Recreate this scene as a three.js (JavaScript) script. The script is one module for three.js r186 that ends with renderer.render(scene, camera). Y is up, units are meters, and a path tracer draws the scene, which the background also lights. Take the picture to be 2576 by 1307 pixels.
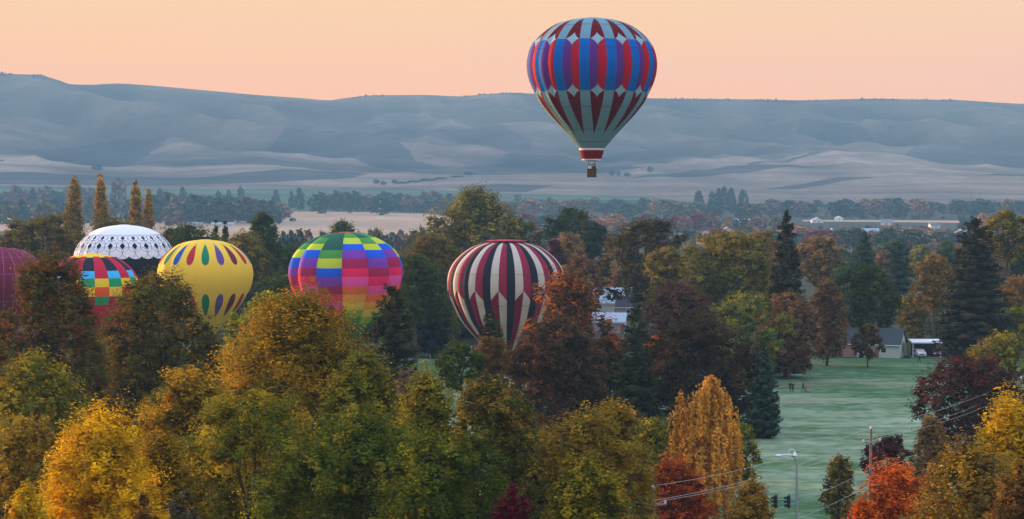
import * as THREE from 'three';
import { ImprovedNoise } from 'three/addons/math/ImprovedNoise.js';
import { mergeGeometries } from 'three/addons/utils/BufferGeometryUtils.js';
import { MarchingCubes } from 'three/addons/objects/MarchingCubes.js';
import { RoundedBoxGeometry } from 'three/addons/geometries/RoundedBoxGeometry.js';

// ------------------------------------------------------------------ camera
const F = 5152, CX = 1288, HY = 488, EYE = 35;         // focal length and horizon, in pixels of a 2576 wide picture
const PITCH = Math.atan((653.5 - HY) / F);
const scene = new THREE.Scene();
const camera = new THREE.PerspectiveCamera(2 * Math.atan(653.5 / F) * 180 / Math.PI, 2576 / 1307, 1, 20000);
camera.position.set(0, EYE, 0);
camera.rotation.x = -PITCH;

// ------------------------------------------------------------------ sky, sun, air, exposure
const SUN_AZ = 50 * Math.PI / 180, SUN_EL = 6 * Math.PI / 180;
const sunDir = new THREE.Vector3(-Math.sin(SUN_AZ) * Math.cos(SUN_EL), Math.sin(SUN_EL), -Math.cos(SUN_AZ) * Math.cos(SUN_EL));
{
  const W = 1024, H = 512, data = new Float32Array(W * H * 4), skyNoise = new ImprovedNoise();
  const toSun = [[-90, [0.148, 0.128, 0.118]], [-3, [0.443, 0.246, 0.123]], [0, [0.513, 0.184, 0.020]], [2.6, [0.513, 0.184, 0.020]], [5.5, [0.441, 0.238, 0.082]], [13, [0.551, 0.483, 0.403]], [28, [0.483, 0.517, 0.610]], [60, [0.423, 0.512, 0.728]], [90, [0.403, 0.492, 0.728]]];
  const away = [[-90, [0.148, 0.133, 0.133]], [-3, [0.197, 0.187, 0.207]], [0, [0.151, 0.047, 0.022]], [3, [0.156, 0.050, 0.025]], [6, [0.180, 0.089, 0.061]], [13, [0.423, 0.394, 0.443]], [28, [0.413, 0.457, 0.580]], [60, [0.403, 0.492, 0.709]], [90, [0.403, 0.492, 0.728]]];
  const pick = (s, e, c) => { for (let i = 1; i < s.length; i++) if (e <= s[i][0]) { const t = THREE.MathUtils.smoothstep(e, s[i - 1][0], s[i][0]); return s[i - 1][1][c] * (1 - t) + s[i][1][c] * t; } return s[s.length - 1][1][c]; };
  for (let j = 0; j < H; j++) {
    const el = ((j + .5) / H - .5) * Math.PI, e = el * 180 / Math.PI;
    for (let i = 0; i < W; i++) {
      const a = ((i + .5) / W - .5) * 2 * Math.PI, x = Math.cos(a) * Math.cos(el), z = Math.sin(a) * Math.cos(el);
      const along = (x * sunDir.x + z * sunDir.z) / (Math.hypot(x, z) + 1e-6);
      const k = THREE.MathUtils.smoothstep(along, -.9, .99), o = (j * W + i) * 4, veil = e > 0 ? skyNoise.noise(x * 5, e * .9 + x * 2, z * 5) + .5 * skyNoise.noise(x * 11, e * 2.1, z * 11) : 0;
      for (let c = 0; c < 3; c++) data[o + c] = (pick(away, e, c) * (1 - k) + pick(toSun, e, c) * k) * (1 + .035 * veil);
      data[o + 3] = 1;
    }
  }
  const sky = new THREE.DataTexture(data, W, H, THREE.RGBAFormat, THREE.FloatType);
  sky.mapping = THREE.EquirectangularReflectionMapping; sky.magFilter = THREE.LinearFilter; sky.minFilter = THREE.LinearFilter; sky.needsUpdate = true;
  scene.background = sky; scene.environment = sky;
}
const sun = new THREE.DirectionalLight(new THREE.Color().setRGB(1, .56, .24), 5);
sun.position.copy(sunDir).multiplyScalar(900).add(new THREE.Vector3(0, 0, -300));
sun.target.position.set(0, 0, -300); scene.add(sun.target);
sun.castShadow = true; sun.shadow.radius = 1.5; sun.shadow.mapSize.set(4096, 4096);
Object.assign(sun.shadow.camera, { left: -400, right: 400, top: 300, bottom: -300, near: 10, far: 2500 });
scene.add(sun);
scene.fog = new THREE.FogExp2(new THREE.Color().setRGB(.27, .61, 1), 0.0001);
const renderer = new THREE.WebGLRenderer({ antialias: true });
renderer.setSize(1024, 519);
renderer.toneMapping = THREE.LinearToneMapping;
renderer.toneMappingExposure = 2.65;
renderer.shadowMap.enabled = true;

// ------------------------------------------------------------------ helpers
const { lerp, clamp, smoothstep } = THREE.MathUtils;
const V = (x, y, z) => new THREE.Vector3(x, y, z);
const col = (r, g, b) => new THREE.Color().setRGB(r, g, b);
function rand(seed) { let a = (seed * 2654435761) >>> 0; return () => { a = (a + 0x6D2B79F5) >>> 0; let t = Math.imul(a ^ (a >>> 15), 1 | a); t = (t + Math.imul(t ^ (t >>> 7), 61 | t)) ^ t; return ((t ^ (t >>> 14)) >>> 0) / 4294967296; }; }
const noise = new ImprovedNoise();
const fbm = (x, y, z, o = 4) => { let s = 0, a = 1, n = 0; for (let i = 0; i < o; i++) { s += a * noise.noise(x, y, z); n += a; a *= .5; x *= 2.03; y *= 2.03; z *= 2.03; } return s / n; };
const taken = {};
const numbered = (n) => { const k = taken[n] = (taken[n] ?? -1) + 1; return k ? n + '_' + String(k).padStart(3, '0') : n; };
function tag(o, label, category, group, kind) { Object.assign(o.userData, { label, category }); if (group) o.userData.group = group; if (kind) o.userData.kind = kind; return o; }
function thing(name, label, category, pos, turn = 0, group) {
  const o = new THREE.Group(); o.name = numbered(name); o.position.copy(pos); o.rotation.y = turn; scene.add(o);
  return tag(o, label, category, group);
}
function part(name, geo, mat, parent) { const m = new THREE.Mesh(geo, mat); m.name = parent === scene ? numbered(name) : name; m.castShadow = m.receiveShadow = true; parent.add(m); return m; }
function struct(name, geo, mat, label) { const m = part(name, geo, mat, scene); m.userData.kind = 'structure'; if (label) m.userData.label = label; return m; }
const std = (r, g, b, rough = .85, more = {}) => new THREE.MeshStandardMaterial({ color: col(r, g, b), roughness: rough, ...more });
const at = (x, y, d) => {                                // the point at forward distance d seen at pixel x, y
  const cx = (x - CX) / F, cy = (653.5 - y) / F, c = Math.cos(PITCH), s = Math.sin(PITCH);
  const vy = cy * c - s, vz = -cy * s - c, k = d / -vz;
  return V(cx * k, EYE + vy * k, -d);
};
const box = (w, h, l, x = 0, y = 0, z = 0) => new THREE.BoxGeometry(w, h, l).translate(x, y, z);
function bar(a, b, r0, r1 = r0, sides = 6) {
  const d = b.clone().sub(a), g = new THREE.CylinderGeometry(r1, r0, d.length(), sides, 1);
  return g.applyQuaternion(new THREE.Quaternion().setFromUnitVectors(V(0, 1, 0), d.normalize())).translate((a.x + b.x) / 2, (a.y + b.y) / 2, (a.z + b.z) / 2);
}
const merged = (list) => mergeGeometries(list.map((g) => { const n = g.index ? g.toNonIndexed() : g; for (const k of Object.keys(n.attributes)) if (!['position', 'normal', 'uv'].includes(k)) n.deleteAttribute(k); return n; }));
const curve = (pts, x) => { if (x <= pts[0][0]) return pts[0][1]; for (let i = 1; i < pts.length; i++) if (x <= pts[i][0]) { const t = (x - pts[i - 1][0]) / (pts[i][0] - pts[i - 1][0]); return lerp(pts[i - 1][1], pts[i][1], t); } return pts[pts.length - 1][1]; };
// smooth (Catmull-Rom) version
const curveS = (p, x) => { if (x <= p[0][0]) return p[0][1]; for (let i = 1; i < p.length; i++) if (x <= p[i][0]) { const a = p[Math.max(0, i - 2)], b = p[i - 1], c = p[i], e = p[Math.min(p.length - 1, i + 1)], h = c[0] - b[0], t = (x - b[0]) / h;
  const m0 = (c[1] - a[1]) / (c[0] - a[0]) * h, m1 = (e[1] - b[1]) / (e[0] - b[0]) * h, t2 = t * t, t3 = t2 * t; return (2 * t3 - 3 * t2 + 1) * b[1] + (t3 - 2 * t2 + t) * m0 + (-2 * t3 + 3 * t2) * c[1] + (t3 - t2) * m1; } return p[p.length - 1][1]; };

// ------------------------------------------------------------------ terrain: a flat valley, then rolling wheat hills
const RIDGE = [[-1500, 150], [-200, 172], [0, 186], [60, 188], [100, 190], [150, 203], [175, 212], [230, 214], [290, 211], [340, 213], [450, 222], [560, 232], [650, 240], [750, 247], [832, 253], [850, 250], [880, 246], [930, 241], [1000, 240], [1080, 240], [1160, 243], [1230, 237], [1290, 234], [1330, 236], [1450, 241], [1640, 248], [1800, 250], [1900, 251], [2000, 253], [2100, 251], [2200, 249], [2300, 251], [2400, 252], [2480, 257], [2576, 262], [2800, 268], [4000, 280]];
const RISE = [[1500, 608.2], [2000, 572], [2500, 541], [3000, 510], [3400, 468], [3800, 418], [4200, 360], [4600, 302], [4900, 248]];
const baseLine = (px, d) => { const y = curveS(RISE, d), k = smoothstep(d, 3600, 4900); return y + (curveS(RIDGE, px) - 248) * k; };
const foldsAt = (x, d) => { const u = x * .82 + d * .57, w = -x * .57 + d * .82, s = noise.noise(x / 700, 8.8, d / 700) * 260; return [1 - Math.abs(noise.noise((u + s) / 430, 3.1, w / 900)) * 2, 1 - Math.abs(noise.noise((u - s) / 190 + 9, 7.7, w / 420)) * 2, 1 - Math.abs(noise.noise(x / 120 + 3, 2.7, d / 330)) * 2]; };
// relief shade painted into the colour: brushy draws darker, dry grassy ridges paler
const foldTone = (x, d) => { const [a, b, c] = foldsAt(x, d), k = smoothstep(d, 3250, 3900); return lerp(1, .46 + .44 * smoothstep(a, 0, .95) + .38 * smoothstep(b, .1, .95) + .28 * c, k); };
function hills(x, d) {
  if (d < 1500) return 0;
  const px = x / d * F + CX, over = Math.max(0, d - 4900), dd = Math.min(d, 4900);
  let h = EYE - (baseLine(px, dd) - HY) * dd / F - over * .35;
  const t = smoothstep(d, 3450, 4350) * (1 - smoothstep(d, 4720, 4900));
  if (t > 0) { const [fold, fold2, fold3] = foldsAt(x, d); h += t * ((fold - .6) * 44 + (fold2 - .6) * 22 + (fold3 - .6) * 11); }
  h += smoothstep(d, 1500, 3000) * (1 - t) * (1 - smoothstep(d, 4600, 4800)) * noise.noise(x / 300, 5.5, d / 260) * 3;
  return h;
}
const baseAt = (px, y) => { let lo = 1400, hi = 4900; for (let i = 0; i < 40; i++) { const m = (lo + hi) / 2; (baseLine(px, m) > y ? lo = m : hi = m); } return (lo + hi) / 2; };
const FIELDS = [];   // parcels of the plain and the hills as polygons [x, distance] on the ground, with their tone
const field = (tone, ...pts) => FIELDS.push({ tone, p: pts.map(([x, y]) => { const d = baseAt(x, y); return [(x - CX) / F * d, d]; }) });
const STUB = [.185, .13, .09], TAN = [.36, .25, .165], SOIL = [.056, .048, .041], GRASS = [.085, .12, .07], DRY = [.125, .10, .076], PALE_SLOPE = [.135, .10, .072];
field(STUB, [-400, 392], [0, 394], [150, 396], [250, 405], [320, 402], [510, 408], [640, 412], [900, 425], [1180, 440], [1500, 425], [1700, 395], [2100, 392], [2300, 400], [2500, 414], [3000, 425], [3000, 503], [2400, 506], [1700, 503], [1640, 497], [1270, 493], [1000, 472], [640, 473], [420, 474], [0, 470], [-400, 470]);
field(SOIL, [-400, 436], [0, 434], [240, 432], [485, 443], [716, 428], [880, 432], [930, 440], [880, 450], [440, 464], [0, 466], [-400, 466]);
field(SOIL, [34, 384], [190, 364], [300, 359], [420, 366], [423, 372], [340, 395], [290, 405], [200, 398], [100, 392]);
field(PALE_SLOPE, [375, 381], [480, 377], [700, 386], [880, 400], [1000, 412], [1000, 420], [860, 407], [640, 394], [380, 386]);
field(SOIL, [330, 397], [600, 399], [880, 414], [740, 418], [500, 405]);
field(SOIL, [580, 386], [800, 330], [960, 326], [1136, 331], [1341, 358], [1334, 371], [1007, 366], [1047, 406], [1119, 416], [1034, 421], [829, 396]);
field(PALE_SLOPE, [1003, 370], [1290, 377], [1221, 389], [1157, 411], [1119, 413], [1047, 405], [1020, 378]);
field(SOIL, [1170, 412], [1293, 376], [1426, 385], [1630, 419], [1409, 424], [1221, 424]);
field(DRY, [898, 303], [976, 273], [1068, 279], [1170, 314], [1221, 327], [1068, 320]);
field(SOIL, [1136, 474], [1256, 465], [1392, 469], [1324, 487], [1204, 486]);
field(SOIL, [1560, 447], [1640, 435], [1698, 428], [1834, 421], [1970, 418], [2090, 422], [1970, 425], [1880, 436], [1698, 442]);
field(SOIL, [1889, 420], [2066, 393], [2060, 389], [1875, 416]);
field(SOIL, [1916, 476], [2039, 458], [2107, 446], [2209, 446], [2124, 455], [2005, 475]);
field(SOIL, [1851, 378], [1909, 365], [2124, 391], [2039, 389]);
field(SOIL, [2001, 331], [2056, 308], [2209, 339], [2175, 344]);
field(PALE_SLOPE, [1913, 361], [2018, 332], [2151, 344], [2032, 377]);
field(SOIL, [2278, 400], [2312, 372], [2380, 368], [2600, 380], [2900, 420], [2448, 412]);
field(SOIL, [2448, 440], [2700, 430], [2700, 447]);
field(SOIL, [1500, 372], [1700, 372], [1850, 379], [1700, 382], [1500, 380]);
field(GRASS, [-400, 472], [560, 474], [760, 474], [1000, 473], [1270, 490], [1640, 495], [1640, 505], [1140, 504], [1100, 528], [760, 528], [560, 520], [-400, 520]);
field([.045, .055, .042], [1150, 508], [1640, 504], [2900, 506], [2900, 608], [1150, 608]);
field([.045, .055, .042], [-300, 520], [740, 520], [700, 532], [560, 547], [300, 553], [60, 588], [-300, 575]);
field([.05, .075, .05], [740, 503], [1130, 506], [1120, 528], [740, 527]);
field(TAN, [300, 552], [560, 546], [700, 531], [1090, 538], [1180, 552], [1150, 584], [900, 600], [400, 598], [60, 586], [-200, 570]);
field(TAN, [2020, 553], [2420, 556], [2420, 562], [2020, 558]);
field(STUB, [1700, 503], [2600, 506], [2600, 515], [1700, 510]);
function groundTexture(x0, x1, d0, d1, plain, size = 2048, streak = 1, folds = false) {
  const c = document.createElement('canvas'); c.width = c.height = size;
  const g = c.getContext('2d'), X = (x) => (x - x0) / (x1 - x0) * size, Y = (d) => (d1 - d) / (d1 - d0) * size;
  const css = (t) => '#' + col(...t).getHexString();
  g.fillStyle = css(plain); g.fillRect(0, 0, size, size);
  for (const f of FIELDS) { g.fillStyle = css(f.tone); g.beginPath(); f.p.forEach(([x, d], i) => i ? g.lineTo(X(x), Y(d)) : g.moveTo(X(x), Y(d))); g.closePath(); g.fill(); }
  const im = g.getImageData(0, 0, size, size), out = new Uint8Array(size * size * 4);
  for (let j = 0; j < size; j++) for (let i = 0; i < size; i++) {
    const x = lerp(x0, x1, i / size), d = lerp(d1, d0, j / size), o = (j * size + i) * 4, q = ((size - 1 - j) * size + i) * 4;
    let v = 1 + .30 * fbm(x / 140, d / 260, 2.2, 4) + .14 * noise.noise(x / 60, d / 9, 4.4) * streak + .10 * noise.noise(x / 11, d / 17, 6.6);
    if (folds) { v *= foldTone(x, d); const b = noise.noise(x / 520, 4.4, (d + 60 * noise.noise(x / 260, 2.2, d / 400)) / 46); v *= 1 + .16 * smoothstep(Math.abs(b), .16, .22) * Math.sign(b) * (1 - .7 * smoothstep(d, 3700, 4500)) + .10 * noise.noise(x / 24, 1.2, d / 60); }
    for (let k = 0; k < 3; k++) out[q + k] = clamp(im.data[o + k] * Math.pow(Math.max(.3, v), .6), 0, 255);
    out[q + 3] = 255;
  }
  const t = new THREE.DataTexture(out, size, size); t.colorSpace = THREE.SRGBColorSpace; t.magFilter = THREE.LinearFilter; t.minFilter = THREE.LinearMipmapLinearFilter; t.generateMipmaps = true; t.needsUpdate = true;
  return t;
}
function sheet(ds, pxs, x0, x1, d0, d1, yOff = 0, xOf = (px, d) => (px - CX) / F * d) {
  const pos = [], uv = [], idx = [], n = pxs.length;
  for (const d of ds) for (const px of pxs) { const x = xOf(px, d); pos.push(x, hills(x, d) + yOff, -d); uv.push((x - x0) / (x1 - x0), (d - d0) / (d1 - d0)); }
  for (let j = 0; j + 1 < ds.length; j++) for (let i = 0; i + 1 < n; i++) { const a = j * n + i; idx.push(a, a + 1, a + n, a + 1, a + n + 1, a + n); }
  const g = new THREE.BufferGeometry(); g.setAttribute('position', new THREE.Float32BufferAttribute(pos, 3)); g.setAttribute('uv', new THREE.Float32BufferAttribute(uv, 2)); g.setIndex(idx); g.computeVertexNormals(); return g;
}
const range = (a, b, n) => Array.from({ length: n + 1 }, (_, i) => lerp(a, b, i / n));
{
  const wide = [...range(-2600, -240, 40).slice(0, -1), ...range(-240, 2820, 420), ...range(2820, 5200, 40).slice(1)];
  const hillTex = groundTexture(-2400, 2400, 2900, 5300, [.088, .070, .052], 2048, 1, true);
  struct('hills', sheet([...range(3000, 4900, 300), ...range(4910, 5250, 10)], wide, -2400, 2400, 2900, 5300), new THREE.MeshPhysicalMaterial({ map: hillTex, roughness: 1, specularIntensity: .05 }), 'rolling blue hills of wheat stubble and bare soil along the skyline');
  const plainTex = groundTexture(-1500, 1500, 0, 3050, [.05, .058, .036]);
  const flat = [...range(1500, 3000, 90)];
  struct('valley_floor', sheet(flat, [...range(-2600, -240, 20).slice(0, -1), ...range(-240, 2820, 160), ...range(2820, 5200, 20).slice(1)], -1500, 1500, 0, 3050), new THREE.MeshPhysicalMaterial({ map: plainTex, roughness: 1, specularIntensity: .05 }), 'flat valley floor of fields and town gardens');
  const xs = range(-1400, 1400, 56);
  const near = sheet([-250, 0, 100, 200, 300, 400, 600, 800, 1000, 1250, 1500], xs, -1500, 1500, 0, 3050, 0, (x) => x);
  struct('ground', near, new THREE.MeshPhysicalMaterial({ map: plainTex, roughness: 1, specularIntensity: .05 }), 'dark ground under the park trees');
}
{ // the frosty park lawn
  const S = 1024, out = new Uint8Array(S * S * 4), x0 = -90, x1 = 150, d0 = 190, d1 = 432;
  for (let j = 0; j < S; j++) for (let i = 0; i < S; i++) {
    const x = lerp(x0, x1, i / S), d = lerp(d0, d1, j / S), o = (j * S + i) * 4;
    let f = .52 + .75 * fbm(x / 42 + 2, d / 24, 8.1, 5) + .30 * noise.noise(x / 9, d / 2.6, 3.3) + .40 * noise.noise(x / 1.7, d / 1.6, 5.3) + .25 * noise.noise(x / 5, d / 4, 9.3) - .004 * Math.abs(d - 300);
    f = clamp(f, 0, 1);
    const straw = smoothstep(fbm(x / 30, d / 16, 15.5, 4), .12, .45);
    const green = [.058, .125, .050], frost = [.275, .335, .215], dry = [.22, .20, .12];
    const c = col(...[0, 1, 2].map((k) => lerp(lerp(green[k], frost[k], f), dry[k], straw * .5))).convertLinearToSRGB();
    out[o] = c.r * 255; out[o + 1] = c.g * 255; out[o + 2] = c.b * 255; out[o + 3] = 255;
  }
  const t = new THREE.DataTexture(out, S, S); t.colorSpace = THREE.SRGBColorSpace; t.magFilter = THREE.LinearFilter; t.minFilter = THREE.LinearMipmapLinearFilter; t.generateMipmaps = true; t.needsUpdate = true;
  const pos = [], uv = [], idx = [], n = 120;
  for (let j = 0; j <= n; j++) for (let i = 0; i <= n; i++) { const x = lerp(x0, x1, i / n), d = lerp(d0, d1, j / n); pos.push(x, .05 + .12 * (1 + fbm(x / 14, d / 14, 1.1, 3)), -d); uv.push(i / n, j / n); }
  for (let j = 0; j < n; j++) for (let i = 0; i < n; i++) { const a = j * (n + 1) + i; idx.push(a, a + 1, a + n + 1, a + 1, a + n + 2, a + n + 1); }
  const g = new THREE.BufferGeometry(); g.setAttribute('position', new THREE.Float32BufferAttribute(pos, 3)); g.setAttribute('uv', new THREE.Float32BufferAttribute(uv, 2)); g.setIndex(idx); g.computeVertexNormals();
  struct('park_lawn', g, new THREE.MeshPhysicalMaterial({ map: t, roughness: 1, specularIntensity: .05 }), 'green park lawn with pale frost between the trees');
}
// ------------------------------------------------------------------ trees
const LEAF = new THREE.MeshPhysicalMaterial({ color: 0xffffff, vertexColors: true, roughness: 1, specularIntensity: .06, transmission: .32, thickness: 0, side: THREE.DoubleSide });
const NEEDLE = new THREE.MeshPhysicalMaterial({ color: 0xffffff, vertexColors: true, roughness: 1, specularIntensity: .06, side: THREE.DoubleSide });
const BARK = std(.075, .055, .04, .95), PALEBARK = std(.42, .38, .32, .9);
// palettes: main tones a and b, tone c: turned leaves plus painted sunlight towards top and left, and its share
const P = {
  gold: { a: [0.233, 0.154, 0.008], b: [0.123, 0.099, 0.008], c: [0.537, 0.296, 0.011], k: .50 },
  olive: { a: [0.107, 0.121, 0.009], b: [0.162, 0.152, 0.012], c: [0.424, 0.303, 0.014], k: .30 },
  green: { a: [0.055, 0.087, 0.008], b: [0.095, 0.123, 0.011], c: [0.227, 0.206, 0.014], k: .20 },
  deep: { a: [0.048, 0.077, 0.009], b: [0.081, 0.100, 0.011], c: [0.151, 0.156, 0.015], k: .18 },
  amber: { a: [0.699, 0.391, 0.006], b: [0.429, 0.293, 0.007], c: [0.764, 0.442, 0.005], k: .5 },
  lemon: { a: [0.586, 0.368, 0.008], b: [0.376, 0.252, 0.010], c: [0.722, 0.442, 0.009], k: .4 },
  brass: { a: [0.196, 0.137, 0.015], b: [0.278, 0.189, 0.016], c: [0.429, 0.257, 0.019], k: .4 },
  brown: { a: [0.122, 0.070, 0.016], b: [0.172, 0.094, 0.021], c: [0.286, 0.132, 0.025], k: .3 },
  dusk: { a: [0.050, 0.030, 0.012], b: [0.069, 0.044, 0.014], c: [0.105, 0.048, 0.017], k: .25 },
  tawny: { a: [0.271, 0.158, 0.043], b: [0.208, 0.129, 0.039], c: [0.415, 0.224, 0.050], k: .3 },
  mauve: { a: [0.221, 0.117, 0.049], b: [0.169, 0.097, 0.041], c: [0.294, 0.150, 0.052], k: .3 },
  maroon: { a: [0.106, 0.023, 0.022], b: [0.075, 0.027, 0.020], c: [0.163, 0.031, 0.026], k: .3 },
  wine: { a: [0.140, 0.009, 0.021], b: [0.090, 0.009, 0.018], c: [0.190, 0.014, 0.028], k: .3 },
  rust: { a: [0.323, 0.097, 0.017], b: [0.221, 0.071, 0.018], c: [0.559, 0.168, 0.019], k: .45 },
  fire: { a: [0.549, 0.098, 0.012], b: [0.338, 0.059, 0.012], c: [0.748, 0.191, 0.017], k: .45 },
  coral: { a: [0.312, 0.057, 0.010], b: [0.188, 0.043, 0.012], c: [0.575, 0.116, 0.011], k: .4 },
  birch: { a: [0.562, 0.286, 0.037], b: [0.383, 0.217, 0.037], c: [0.792, 0.368, 0.037], k: .4 },
  lime: { a: [0.218, 0.266, 0.016], b: [0.141, 0.201, 0.015], c: [0.465, 0.386, 0.020], k: .35 },
  teal: { a: [0.032, 0.057, 0.040], b: [0.046, 0.074, 0.045], c: [0.061, 0.090, 0.048], k: .3 },
  spruce: { a: [0.044, 0.040, 0.018], b: [0.048, 0.048, 0.020], c: [0.079, 0.061, 0.024], k: .25 },
  fir: { a: [0.026, 0.038, 0.020], b: [0.039, 0.048, 0.021], c: [0.063, 0.057, 0.025], k: .2 },
  poplar: { a: [0.309, 0.209, 0.015], b: [0.200, 0.158, 0.016], c: [0.556, 0.286, 0.019], k: .4 },
};
const ENVELOPE = {
  round: (t) => Math.pow(Math.max(0, 1 - Math.pow(Math.abs(2 * Math.pow(t, .9) - 1), 2.3)), .55),
  oval: (t) => Math.pow(Math.max(0, Math.sin(Math.PI * Math.pow(t, .78))), .46),
  peak: (t) => Math.pow(Math.max(0, 1 - t), .62) * smoothstep(t, -.10, .16),
  column: (t) => Math.pow(Math.max(0, Math.sin(Math.PI * Math.pow(clamp(t, 0, 1), .6))), .5),
  mound: (t) => Math.pow(Math.max(0, 1 - Math.pow(t, 2.3)), .78) * smoothstep(t, -.2, .10),
  hip: (t) => Math.pow(Math.max(0, 1 - Math.pow(t, 1.45)), .86) * smoothstep(t, -.2, .10),
  dome: (t) => Math.pow(Math.max(0, 1 - Math.pow(t, 2.4)), .6) * smoothstep(t, -.15, .12),
};
function leaves(fill, normals = false) {                 // collects triangles
  const p = [], c = [];
  fill((x, y, z, nx, ny, nz, size, spin, stretch, r, g, b) => {
    const l = Math.hypot(nx, ny, nz) || 1; nx /= l; ny /= l; nz /= l;
    let ux = Math.abs(ny) < .9 ? -nz : 1, uy = 0, uz = Math.abs(ny) < .9 ? nx : 0; const ul = Math.hypot(ux, uy, uz) || 1; ux /= ul; uz /= ul;
    const vx = ny * uz - nz * uy, vy = nz * ux - nx * uz, vz = nx * uy - ny * ux;
    for (let k = 0; k < 3; k++) { const q = spin + k * 2.0944, a = Math.cos(q) * size * .58, e = Math.sin(q) * size * .58 * stretch; p.push(x + ux * a + vx * e, y + uy * a + vy * e, z + uz * a + vz * e); c.push(r, g, b); }
  });
  const g = new THREE.BufferGeometry(); g.setAttribute('position', new THREE.Float32BufferAttribute(p, 3)); g.setAttribute('color', new THREE.Float32BufferAttribute(c, 3)); return g;
}
let LEAFCOUNT = 0;
function broadleaf(seed, W, H, y0, size, n, pal, shape = 'round', o = {}) {
  const R = rand(seed), env = ENVELOPE[shape], hh = H - y0, lobes = [], tall = hh / W, nL = Math.round((o.lobes ?? 26) * clamp(tall / .95, .9, 2.6)), vs = clamp(tall * .72, .95, 1.45);
  const ph = R() * 6.28, lean = (o.lean ?? 0) * W;
  for (let i = 0; i < nL; i++) {
    const t = .06 + .88 * Math.pow((i + .5) / nL, .85), a = i * 2.39996 + ph + (R() - .5) * .9, er = env(t) * W / 2 * 1.1 * (1 + .24 * Math.sin(a * 2 + ph * 3) * (R() - .2));
    const rl = Math.min(W * (.115 + .10 * R()) * (o.lobeSize ?? 1), er * .8 + W * .05), rr = Math.max(0, er - rl * .85) * (i % 4 === 0 ? .45 : .92 + .2 * R());
    lobes.push({ x: Math.cos(a) * rr + lean * t, y: y0 + t * hh - rl * .2, z: Math.sin(a) * rr * .85, r: rl, tone: R(), t });
  }
  lobes.push({ x: lean, y: H - W * .09 * vs, z: 0, r: W * .10 * (o.lobeSize ?? 1), tone: R(), t: 1 });
  const tot = lobes.reduce((s, l) => s + l.r * l.r, 0);
  const g = leaves((add) => {
    for (const L of lobes) {
      const nc = Math.max(5, Math.round((o.clumps ?? 24) * (.6 + L.r / (W * .3)))), share = n * L.r * L.r / tot;
      for (let c = 0; c < nc; c++) {
        let dx = R() * 2 - 1, dy = R() * 2 - .75, dz = R() * 2 - 1; const dl = Math.hypot(dx, dy, dz) || 1; dx /= dl; dy /= dl; dz /= dl;
        const rr = L.r * (.66 + .42 * R()) * (c % 9 === 0 ? 1.22 : 1), kx = L.x + dx * rr, ky = L.y + dy * rr * vs, kz = L.z + dz * rr;
        const kr = L.r * (.22 + .20 * R()), tone = R(), bright = .60 + .80 * R() * R() + .18 * R();
        const t = (ky - y0) / hh, out = Math.hypot(kx - lean * t, kz) / (W / 2);
        const cs = pal.k * (.25 + .75 * smoothstep(t + .25 * (L.tone - .5) - .30 * kx / W * (o.litLeft ?? 1), .30, .92)) * 1.25, accent = R() < cs * (.4 + .8 * L.tone);  // accent clumps thicken towards top and left, painting the sunlit side
        const m = Math.ceil(share / nc);
        for (let i = 0; i < m; i++) {
          let x, y, z; do { x = R() * 2 - 1; y = R() * 2 - 1; z = R() * 2 - 1; } while (x * x + y * y + z * z > 1); x *= 1.12; y *= .9; z *= 1.12;
          if (kz + z * kr < -.22 * W && R() < .55) continue;
          const core = R() < .17, px = kx + x * kr, py = ky + y * kr * vs, pz = kz + z * kr;
          const q = core ? .62 : 1, X = core ? L.x + (px - L.x) * q : px, Y = core ? L.y + (py - L.y) * q : py, Z = core ? L.z + (pz - L.z) * q : pz;
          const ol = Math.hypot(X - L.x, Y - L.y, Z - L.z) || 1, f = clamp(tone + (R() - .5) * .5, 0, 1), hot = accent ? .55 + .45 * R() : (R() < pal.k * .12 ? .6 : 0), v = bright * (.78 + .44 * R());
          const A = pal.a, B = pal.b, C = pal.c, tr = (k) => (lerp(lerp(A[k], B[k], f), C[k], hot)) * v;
          add(X, Y, Z, (X - L.x) / ol * .8 + dx * .5 + (R() - .5) * 1.7, (Y - L.y) / ol * .8 + .45 + dy * .4 + (R() - .5) * 1.6, (Z - L.z) / ol * .8 + dz * .5 + (R() - .5) * 1.7, size * (core ? 2.7 : .65 + .7 * R()), R() * 6.28, .62, tr(0), tr(1), tr(2));
          LEAFCOUNT++;
        }
      }
    }
  });
  g.userData.lobes = lobes; return g;
}
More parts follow.
